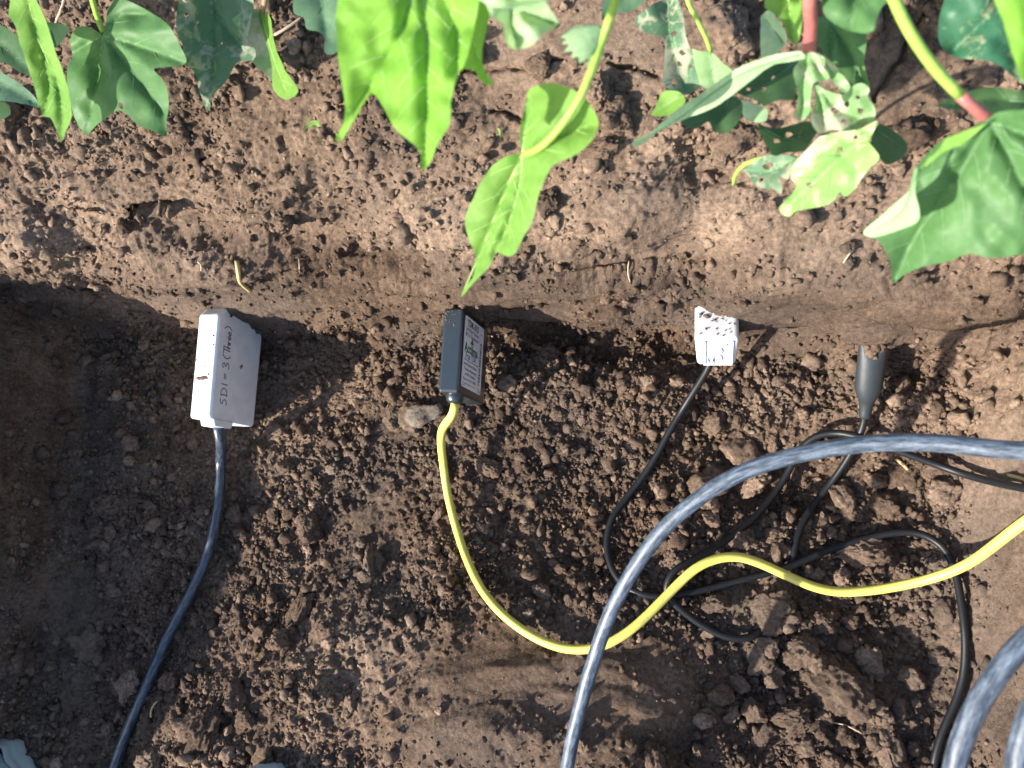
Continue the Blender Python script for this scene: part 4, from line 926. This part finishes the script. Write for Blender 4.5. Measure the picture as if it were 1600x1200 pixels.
leaf(pr, [(1475, 0), (1466, 37), (1467, 64), (1479, 82), (1505, 92), (1539, 94), (1566, 105), (1587, 124), (1602, 132), (1660, 120), (1680, 20), (1640, -50), (1500, -50)], 0.300, 0.004, -0.006, 'tealmine', [[(1590, -40), (1530, 40), (1490, 80)], [(1590, -40), (1590, 115)]], VEIND, 0.005, 0.003, spacing=6, label='dark blue-green leaf with cream miner trails', eaten=4)
leaf(pr, [(1549, -10), (1568, 36), (1579, 74), (1590, 108), (1601, 130), (1640, 150), (1720, 120), (1740, -30), (1660, -90), (1560, -60)], 0.372, 0.006, -0.006, 'bright', [[(1660, -70), (1620, 140)]], VEINB, 0.008, 0.003, spacing=7, sub=False)
leaf(pr, [(1463, 166), (1482, 154), (1520, 141), (1550, 136), (1587, 141), (1650, 150), (1660, 185), (1560, 180), (1520, 173), (1484, 171)], 0.288, 0.0, 0.006, 'dark', [[(1650, 165), (1550, 156), (1470, 165)]], VEIND, 0.004, 0.003, spacing=5)
leaf(pr, [(1543, 187), (1512, 202), (1475, 217), (1449, 240), (1434, 259), (1427, 289), (1386, 330), (1349, 364), (1367, 372), (1385, 394), (1392, 416), (1396, 443), (1411, 431), (1445, 416), (1482, 409), (1512, 397), (1550, 403), (1602, 397), (1680, 385), (1730, 300), (1700, 200), (1640, 170), (1602, 172), (1558, 176)],
     0.318, 0.008, -0.012, 'mid', [[(1545, 188), (1480, 300), (1430, 370), (1398, 438)], [(1545, 188), (1590, 270), (1640, 370)], [(1545, 188), (1650, 230)], [(1545, 188), (1490, 220), (1440, 262)]], VEIN, 0.006, 0.0028, curl=0.008, spacing=6, vr=0.0008, label='large smooth green leaf at the right edge')
leaf(pr, [(1434, 258), (1430, 300), (1437, 333), (1434, 346), (1402, 360), (1360, 371), (1349, 364), (1386, 330), (1427, 289)], 0.324, 0.022, -0.012, 'pale', [[(1433, 262), (1410, 330), (1354, 366)]], VEIN, 0.002, 0.001, spacing=5, sub=False, label='folded-over lobe showing its pale underside')
leaf(pr, [(1545, 190), (1510, 204), (1474, 219), (1449, 241), (1434, 260), (1436, 285), (1446, 268), (1470, 250), (1505, 225)], 0.326, 0.012, -0.012, 'fresh', (), None, 0, 0.001, spacing=5)
petiole(pr, [('w', 0.10, 0.33, 0.40), ('w', 0.118, 0.24, 0.385), (1375, -50, 0.365), (1394, -8, 0.356), (1420, 47, 0.348), (1460, 106, 0.339), (1500, 149, 0.331)], 0.0020, 0.0018, PETG)
petiole(pr, [(1499, 148, 0.331), (1528, 173, 0.326), (1547, 189, 0.322)], 0.0019, 0.0019, PETR)

# ------------------------------------------------------------------ clods
CABA = np.array(CABPIX)
def clod_mesh(i, sub=3):
    bm = bmesh.new(); bmesh.ops.create_icosphere(bm, subdivisions=sub, radius=1.0)
    v = np.array([x.co[:] for x in bm.verts]); rg = np.random.default_rng(100 + i)
    v = v * (1 + 0.0 * v)
    for _ in range(9):
        n = _n(rg.normal(size=3)); d = rg.uniform(0.55, 0.9); ex = np.maximum(0, v @ n - d); v = v - 0.85 * ex[:, None] * n
    sd = 500 + i * 13
    vw = v + 0.16 * np.stack([fbm(v, 3.5, 3, sd + 7, 0.6), fbm(v, 3.5, 3, sd + 8, 0.6), fbm(v, 3.5, 3, sd + 9, 0.6)], -1)
    r = 1 + 0.22 * fbm(v, 1.6, 3, sd) + 0.24 * (crumbs(vw, 0.50, sd + 40, 0.95, True) - 0.25) + 0.13 * crumbs(vw, 0.22, sd + 60, 0.95, True) + 0.11 * fbm(v, 7.0, 3, sd + 3, 0.7)
    v = v * r[:, None]
    for x, c in zip(bm.verts, v): x.co = c
    me = bpy.data.meshes.new('soil_clod'); bm.to_mesh(me); bm.free(); me.materials.append(CLOD)
    me.polygons.foreach_set('use_smooth', np.ones(len(me.polygons), bool)); return me
BIGM = [clod_mesh(i, 5) for i in range(6)]
SMALLM = [clod_mesh(20 + i, 4) for i in range(10)]
def put_clod(px, py, s, mesh, asp=(1, 1, 0.75), rz=0.0, sink=0.25, name='soil_clod'):
    c = hit(px, py); o = bpy.data.objects.new(name, mesh); COL.objects.link(o)
    o.location = (c[0], c[1], c[2] + s * asp[2] * (1 - sink) - s * asp[2] * 0.25)
    o.scale = (s * asp[0], s * asp[1], s * asp[2]); o.rotation_euler = (random.uniform(-0.3, 0.3), random.uniform(-0.3, 0.3), rz)
    return o
NAMED = [
    (488, 828, 0.0120, (1, 0.95, 0.8), 0.3, 'rounded brown clod with a flat face left of the yellow cable'),
    (470, 948, 0.0150, (0.55, 1.35, 0.5), -0.5, 'long slanting clod pointing down and left, left of the mound'),
    (580, 880, 0.0100, (0.5, 1.5, 0.6), 0.15, 'narrow upright clod between the white sensor cable and yellow cable'),
    (325, 1140, 0.0165, (0.75, 1.3, 0.7), -0.45, 'large sunlit angular clod near the bottom beside the dark blue cable'),
    (760, 690, 0.0058, (1, 1.1, 0.7), 0.2, 'small pale clod just right of the yellow cable below the black sensor'),
    (765, 730, 0.0115, (1.1, 0.7, 0.5), -0.5, 'dark flat clod right of the yellow cable below a small pale clod'),
    (1205, 958, 0.0165, (1.3, 0.8, 0.5), 0.2, 'big crumbly clod under the bend of the yellow cable'),
    (1300, 1060, 0.0185, (1.2, 0.95, 0.72), -0.5, 'largest crumbly clod in the lower right below the yellow cable'),
    (1255, 1015, 0.0125, (1.1, 0.9, 0.75), 0.4, 'rough clod leaning on the upper left of the largest clod'),
    (1345, 1105, 0.0130, (1.2, 0.8, 0.7), -0.4, 'rough clod against the lower right of the largest clod'),
    (1360, 1030, 0.0105, (0.9, 1.1, 0.7), 0.2, 'dark clod between the largest clod and the black cable at right'),
    (1235, 1120, 0.0110, (1.3, 0.8, 0.8), 0.2, 'mid-sized clod at the lower left foot of the largest clod'),
    (1390, 1180, 0.0160, (0.8, 1.1, 0.8), 0.1, 'clod at the bottom edge left of the black cable, below the largest clod'),
    (1325, 800, 0.0070, (1.2, 0.8, 0.5), -0.5, 'pale tan flat clod between the two black cables on the right'),
    (1160, 840, 0.0105, (1.2, 0.8, 0.8), 0.2, 'brown clod touching the rise of the yellow cable'),
    (1300, 700, 0.0090, (1, 1, 0.8), 0.2, 'clod under the thick cable below the grey sleeved sensor'),
    (1205, 690, 0.0065, (0.8, 1.1, 0.7), 0.2, 'tan clod just above the thick cable left of the black loop'),
    (1350, 860, 0.0140, (1.3, 0.8, 0.7), 0.1, 'clod beneath the arch of the black cable on the right'),
    (1290, 975, 0.0100, (1, 0.8, 0.8), 0.5, 'clod between the yellow cable and the largest clod'),
    (1170, 760, 0.0110, (1.2, 0.7, 0.7), 0.6, 'dark clod between the thick cable and the thin black cable'),
    (1120, 940, 0.0085, (1.2, 0.8, 0.8), 0.3, 'clod in front of the crossing of yellow and black cables'),
    (205, 1070, 0.0110, (1, 1.1, 0.8), 0.3, 'clod lying against the left of the dark blue cable near the bottom'),
    (370, 800, 0.0085, (1, 0.9, 0.6), 0.3, 'grey flat clod right of the dark blue cable'),
    (240, 1190, 0.0130, (1, 0.9, 0.7), 0.3, 'grey rounded clod at the bottom edge right of the dark blue cable'),
    (370, 1085, 0.0110, (0.9, 1.1, 0.8), 0.6, 'shaded clod with a pale face above the large sunlit clod'),
    (265, 1060, 0.0085, (1, 1, 0.8), 0.1, 'clod lying against the right of the dark blue cable near the bottom'),
    (440, 1000, 0.0095, (1, 0.8, 0.8), 0.1, 'sunlit clod below the long slanting clod'),
    (855, 320, 0.0080, (1, 1.1, 0.8), 0.1, 'grey clod on the bank right of the hanging folded leaf'),
    (845, 105, 0.0085, (1, 0.8, 0.7), 0.1, 'clod on the upper soil beside the long crack'),
    (935, 150, 0.0100, (0.8, 1.1, 0.9), 0.1, 'upright clod on the upper soil right of the curved green stalk'),
    (960, 185, 0.0120, (1, 0.9, 0.8), 0.1, 'broad clod on the upper soil right of the curved green stalk'),
    (935, 235, 0.0085, (1.2, 0.7, 0.7), 0.1, 'pale clod on the bank below the curved green stalk'),
    (1130, 60, 0.0170, (1, 1.1, 0.7), 0.1, 'large flat clod on the upper soil between torn leaves'),
    (1155, 220, 0.0110, (1.1, 0.8, 0.8), 0.1, 'sunlit tan clod below the torn leaves'),
    (1130, 235, 0.0080, (0.8, 1.1, 0.8), 0.1, 'smaller tan clod left of the sunlit one below the torn leaves'),
    (448, 350, 0.0070, (1, 1.1, 0.8), 0.1, 'pale clod on the sunlit brow of the left bank'),
    (620, 655, 0.0120, (1, 0.9, 0.6), 0.1, 'dark clod left of the dry leaf scrap'),
    (560, 620, 0.0090, (1, 0.9, 0.6), 0.1, 'clod left of the black sensor in the half shade'),
]
for (px, py, s, asp, rz, lab_) in NAMED:
    o = put_clod(px, py, s, BIGM[NAMED.index((px, py, s, asp, rz, lab_)) % 6], asp, rz + random.uniform(-0.1, 0.1)); tag(o, lab_, 'clod')
ZONES = [
    ('small crumbly clod on the shaded floor left of the dark blue cable', 'clods left of the dark blue cable', lambda x, y: x < 330 and y > 520),
    ('small crumbly clod on the floor between the dark blue and yellow cables', 'clods between the blue and yellow cables', lambda x, y: 350 <= x < 690 and y > 560),
    ('small crumbly clod on the floor between the yellow cable and the arching thick cable', 'clods between yellow and thick cables', lambda x, y: 720 <= x < 1000 and y > 560),
    ('small crumbly clod on the floor inside the arch of the thick cable', 'clods inside the thick cable arch', lambda x, y: x >= 1000 and y > 720 and x < 1500),
    ('small crumbly clod at the wall foot around the two right-hand sensors', 'clods at the right wall foot', lambda x, y: x >= 1000 and 580 < y <= 720 and x < 1480),
    ('small clod stuck on the bank or upper soil above the sensors', 'clods on the bank and upper soil', lambda x, y: y < 420),
]
count = [0] * len(ZONES); LIM = [42, 62, 34, 74, 34, 26]
rg = np.random.default_rng(12); tries = 0
while tries < 6000 and sum(count) < sum(LIM):
    tries += 1
    x, y = rg.uniform(5, 1495), rg.uniform(60, 1195)
    s = float(np.clip(rg.lognormal(math.log(0.0062 if (x > 1020 and y > 720) else 0.0045), 0.45), 0.0024, 0.0125))
    for zi, (lab_, grp, fn) in enumerate(ZONES):
        if fn(x, y) and count[zi] < LIM[zi]:
            if zi != 5 and np.min(np.hypot(CABA[:, 0] - x, CABA[:, 1] - y)) < s * 2100 + 8: break
            j = hit(x, y, True)
            if rg.random() < smooth.ravel()[j] * 1.2: break
            o = put_clod(x, y, s, SMALLM[int(rg.integers(10))], (rg.uniform(0.7, 1.3), rg.uniform(0.7, 1.2), rg.uniform(0.5, 0.9)), rg.uniform(0, 6.28), 0.3)
            tag(o, lab_, 'clod', grp); count[zi] += 1; break

# ------------------------------------------------------------------ crumbs: loose soil nobody could count
def ico(sub):
    bm = bmesh.new(); bmesh.ops.create_icosphere(bm, subdivisions=sub, radius=1.0); bm.verts.ensure_lookup_table()
    v = np.array([x.co[:] for x in bm.verts]); f = np.array([[q.index for q in p.verts] for p in bm.faces]); bm.free(); return v, f
vis = np.nonzero((inframe & (U > -60) & (U < 1660) & (V > -60) & (V < 1260)).ravel())[0]
area = (np.linalg.norm(np.cross(np.gradient(G, axis=1), np.gradient(G, axis=0)), axis=-1)).ravel()[vis]
wgt = area * (0.05 + 0.95 * (1 - smooth.ravel()[vis])) * (0.25 + 0.75 * patch2.ravel()[vis]) * (1 - 0.55 * onwall.ravel()[vis]) * (1 - 0.5 * bank.ravel()[vis]); wgt /= wgt.sum()
def scatter(n, sub, smed, sig, smin, smax, seed):
    rg = np.random.default_rng(seed); bv, bf = ico(sub); nv = len(bv)
    idx = rg.choice(vis, n, p=wgt); s = np.clip(rg.lognormal(math.log(smed), sig, n), smin, smax)
    base = np.repeat(bv[None], n, 0); ofs = rg.uniform(-50, 50, (n, 1, 3))
    base = base * (1 + 0.75 * vnoise((base * 1.4 + ofs).reshape(-1, 3), 1.0, seed).reshape(n, nv, 1) + 0.35 * (rg.random((n, nv, 1)) - 0.5))
    sc = rg.uniform(0.65, 1.3, (n, 1, 3)); base = base * sc
    q = rg.normal(size=(n, 4)); q /= np.linalg.norm(q, axis=1)[:, None]; w_, x, y, z = q.T
    R = np.stack([1 - 2 * (y * y + z * z), 2 * (x * y - z * w_), 2 * (x * z + y * w_), 2 * (x * y + z * w_), 1 - 2 * (x * x + z * z), 2 * (y * z - x * w_), 2 * (x * z - y * w_), 2 * (y * z + x * w_), 1 - 2 * (x * x + y * y)], 1).reshape(n, 3, 3)
    v = np.einsum('nij,nvj->nvi', R, base) * s[:, None, None] + (GF[idx] + GN[idx] * (s * 0.35)[:, None])[:, None, :]
    f = bf[None] + (np.arange(n) * nv)[:, None, None]
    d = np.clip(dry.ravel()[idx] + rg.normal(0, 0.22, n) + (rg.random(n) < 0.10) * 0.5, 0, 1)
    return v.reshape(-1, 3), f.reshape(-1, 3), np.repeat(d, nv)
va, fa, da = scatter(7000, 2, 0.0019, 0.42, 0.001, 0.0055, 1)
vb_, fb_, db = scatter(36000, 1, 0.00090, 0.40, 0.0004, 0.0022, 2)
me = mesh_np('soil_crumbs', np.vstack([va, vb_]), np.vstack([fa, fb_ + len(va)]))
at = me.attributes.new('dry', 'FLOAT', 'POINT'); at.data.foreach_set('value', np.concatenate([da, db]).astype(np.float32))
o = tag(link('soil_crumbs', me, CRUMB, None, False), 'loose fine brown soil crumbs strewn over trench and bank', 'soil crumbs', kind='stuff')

# ------------------------------------------------------------------ small litter
def strand(name, pts, r, mat, label, cat, lift=0.001):
    w3 = np.array([hit(x, y) + np.array((0, 0, lift + (0.002 if 0 < i < len(pts) - 1 else 0))) for i, (x, y) in enumerate(pts)])
    o = tube_obj(name, smooth_path(spline(w3, 0.002), 2), r, mat, None, 7); return tag(o, label, cat)
strand('straw', [(374, 412), (380, 428), (383, 444), (396, 456)], 0.0016, STRAW, 'bent yellow straw stuck in the bank above the white sensor', 'straw', 0.004)
strand('straw', [(1400, 718), (1412, 730), (1420, 737)], 0.0011, STRAW, 'short yellow straw below the thick cable at right', 'straw')
strand('straw', [(1575, 742), (1590, 748), (1606, 753)], 0.0011, STRAW, 'yellow straw at the right edge beside the black cable', 'straw')
strand('straw', [(238, 1120), (242, 1105), (250, 1092)], 0.0008, STRAW, 'pale straw near the bottom right of the dark blue cable', 'straw')
strand('straw', [(196, 1085), (204, 1070), (212, 1056)], 0.0008, STRAW, 'pale straw near the bottom left of the dark blue cable', 'straw')
strand('root_fibre', [(984, 408), (982, 422), (986, 440)], 0.0005, ROOT, 'fine white rootlet curling from the bank left of the cube sensor', 'root')
strand('root_fibre', [(1336, 385), (1326, 398), (1316, 412)], 0.0005, ROOT, 'fine rootlet on the bank left of the big right leaf tip', 'root')
strand('root_fibre', [(311, 408), (318, 415), (316, 424)], 0.0005, ROOT, 'short rootlet on the bank left of the bent straw', 'root')
strand('root_fibre', [(468, 404), (472, 416), (470, 432)], 0.0005, ROOT, 'rootlet on the bank right of the bent straw', 'root')
strand('root_fibre', [(1290, 1128), (1320, 1130), (1345, 1145)], 0.0005, ROOT, 'fine root over the lower right clods', 'root')
strand('root_fibre', [(88, 38), (100, 18), (106, -6)], 0.0009, ROOT, 'brown root on the upper soil behind the narrow folded leaf', 'root')
strand('root_fibre', [(430, 58), (452, 48), (475, 28)], 0.0009, ROOT, 'thin brown twig on the soil right of the folded yellow-green leaf', 'root')
# dry leaf scrap
sc = np.array([(635, 640), (648, 632), (668, 634), (690, 630), (694, 642), (688, 652), (672, 660), (655, 668), (642, 666), (633, 656)], float)
cz = hit(662, 648)[2]
rim = np.random.default_rng(5).normal(0, 0.9, (40, 2)) + np.vstack([np.linspace(a_, b_, 4, endpoint=False) for a_, b_ in zip(sc, np.roll(sc, -1, 0))]); cen_ = sc.mean(0); rr_ = [rim * t + cen_ * (1 - t) for t in (1, 0.66, 0.33)]
V2 = np.vstack(rr_ + [cen_[None]]); zz = cz + 0.011 + 0.0030 * vnoise(np.stack([V2[:, 0], V2[:, 1], 0 * V2[:, 0]], 1), 0.05, 3)
n = len(rim); a = np.arange(n); a2 = (a + 1) % n
F = np.vstack([np.stack([k_ * n + a, k_ * n + a2, (k_ + 1) * n + a2], 1) for k_ in range(2)] + [np.stack([k_ * n + a, (k_ + 1) * n + a2, (k_ + 1) * n + a], 1) for k_ in range(2)] + [np.stack([2 * n + a, 2 * n + a2, np.full(n, 3 * n)], 1)])
v3 = P(V2[:, 0], V2[:, 1], zz); og = v3.mean(0)
o = link('dry_leaf', mesh_np('dry_leaf', v3, F, og), DRYLEAF); o.location = og; m_ = o.modifiers.new('thickness', 'SOLIDIFY'); m_.thickness = 0.0008
tag(o, 'grey-brown dry leaf scrap beside the start of the yellow cable', 'dry leaf')
# little green leaf bits on the soil
for pts, lab_ in (([(478, 208), (484, 198), (496, 196), (505, 204)], 'small curled green leaf bit on the soil left of the bright leaf'), ([(779, 205), (783, 213), (785, 219)], 'tiny green leaf bit on the soil below the bright leaf')):
    w3 = np.array([hit(x, y) + np.array((0, 0, 0.0025)) for x, y in pts]); p = spline(w3, 0.001)
    wd = 0.0022 * np.sin(np.linspace(0.15, 2.9, len(p))); up = np.array((0, 0.6, 0.8))
    v = np.vstack([p - wd[:, None] * up, p + wd[:, None] * np.array((0.2, 0.8, -0.1))]); m = len(p); i = np.arange(m - 1)
    og = v.mean(0); o = link('leaf_bit', mesh_np('leaf_bit', v, np.stack([i, i + 1, m + i + 1, m + i], 1), og), LF['fresh']); o.location = og; tag(o, lab_, 'leaf bit')

# ------------------------------------------------------------------ the photographer's shoe tips at the lower edge
def shoe(toe_px, yaw, label, zfloor=None):
    c = hit(*toe_px); z0 = c[2] - 0.002 if zfloor is None else zfloor
    t = P(toe_px[0], toe_px[1], z0 + 0.03)
    s = empty('shoe', (t[0], t[1], z0), label, 'shoe', 'photographer shoes'); s.rotation_euler = (0, 0, yaw)
    ST_ = [(0.000, 0.004, 0.018), (-0.004, 0.018, 0.030), (-0.012, 0.030, 0.040), (-0.03, 0.042, 0.050), (-0.06, 0.049, 0.058), (-0.10, 0.047, 0.072), (-0.15, 0.038, 0.095), (-0.20, 0.035, 0.105), (-0.25, 0.033, 0.100), (-0.272, 0.022, 0.085), (-0.278, 0.004, 0.07)]
    sec_ = spline(np.array(ST_), 0.008); n_ = 20; an_ = np.linspace(0, math.pi, n_); VV = []
    for y_, w_, h_ in sec_:
        cx = np.sign(np.cos(an_)) * np.abs(np.cos(an_)) ** 0.8 * w_; cz_ = 0.018 + (h_ - 0.018) * np.sin(an_) ** 0.75
        crease = 0.0016 * np.sin(y_ * 700 + cx * 60) * np.exp(-((y_ + 0.018) / 0.012) ** 2)
        VV.append(np.stack([cx, np.full(n_, y_), cz_ + crease], 1))
    a_ = np.arange(n_ - 1); FF = [np.stack([i * n_ + a_, i * n_ + a_ + 1, (i + 1) * n_ + a_ + 1, (i + 1) * n_ + a_], 1) for i in range(len(sec_) - 1)]
    link('upper', mesh_np('upper', np.vstack(VV), np.vstack(FF)), CANVAS, s)
    # sole: outline swept in three bands with a proud welt
    out = np.array([(w_ + 0.004, y_) for y_, w_, _ in sec_] + [(-w_ - 0.004, y_) for y_, w_, _ in sec_[::-1]])
    out[0, 1] += 0.006; out[-1, 1] += 0.006; m_ = len(out); a_ = np.arange(m_); b_ = (a_ + 1) % m_
    lv = [(0.0, 0.97), (0.004, 1.0), (0.012, 1.0), (0.0125, 0.985), (0.015, 0.985), (0.0155, 1.01), (0.0205, 1.01), (0.022, 0.97)]
    VV = [np.stack([out[:, 0] * k_, out[:, 1], np.full(m_, z_)], 1) for z_, k_ in lv]
    FF = [np.stack([i * m_ + a_, i * m_ + b_, (i + 1) * m_ + b_, (i + 1) * m_ + a_], 1) for i in range(len(lv) - 1)]
    link('sole', mesh_np('sole', np.vstack(VV), np.vstack(FF)), SOLE, s)
    for k_ in range(4):
        y_ = -0.085 - 0.018 * k_; xx = np.linspace(-0.02, 0.02, 9); v, f = tube(np.stack([xx, np.full(9, y_), 0.073 + 0.010 * k_ - 0.6 * (xx ** 2) / 0.04], 1), 0.0025, 8)
        link('lace', mesh_np('lace', v, tri_fix(f)), SOLE, s)
    return s
shoe((-26, 1180), -0.25, 'pale teal canvas shoe toe in the lower left corner')
shoe((390, 1224), 0.05, 'grey-blue shoe tip just showing at the bottom edge right of the dark blue cable')
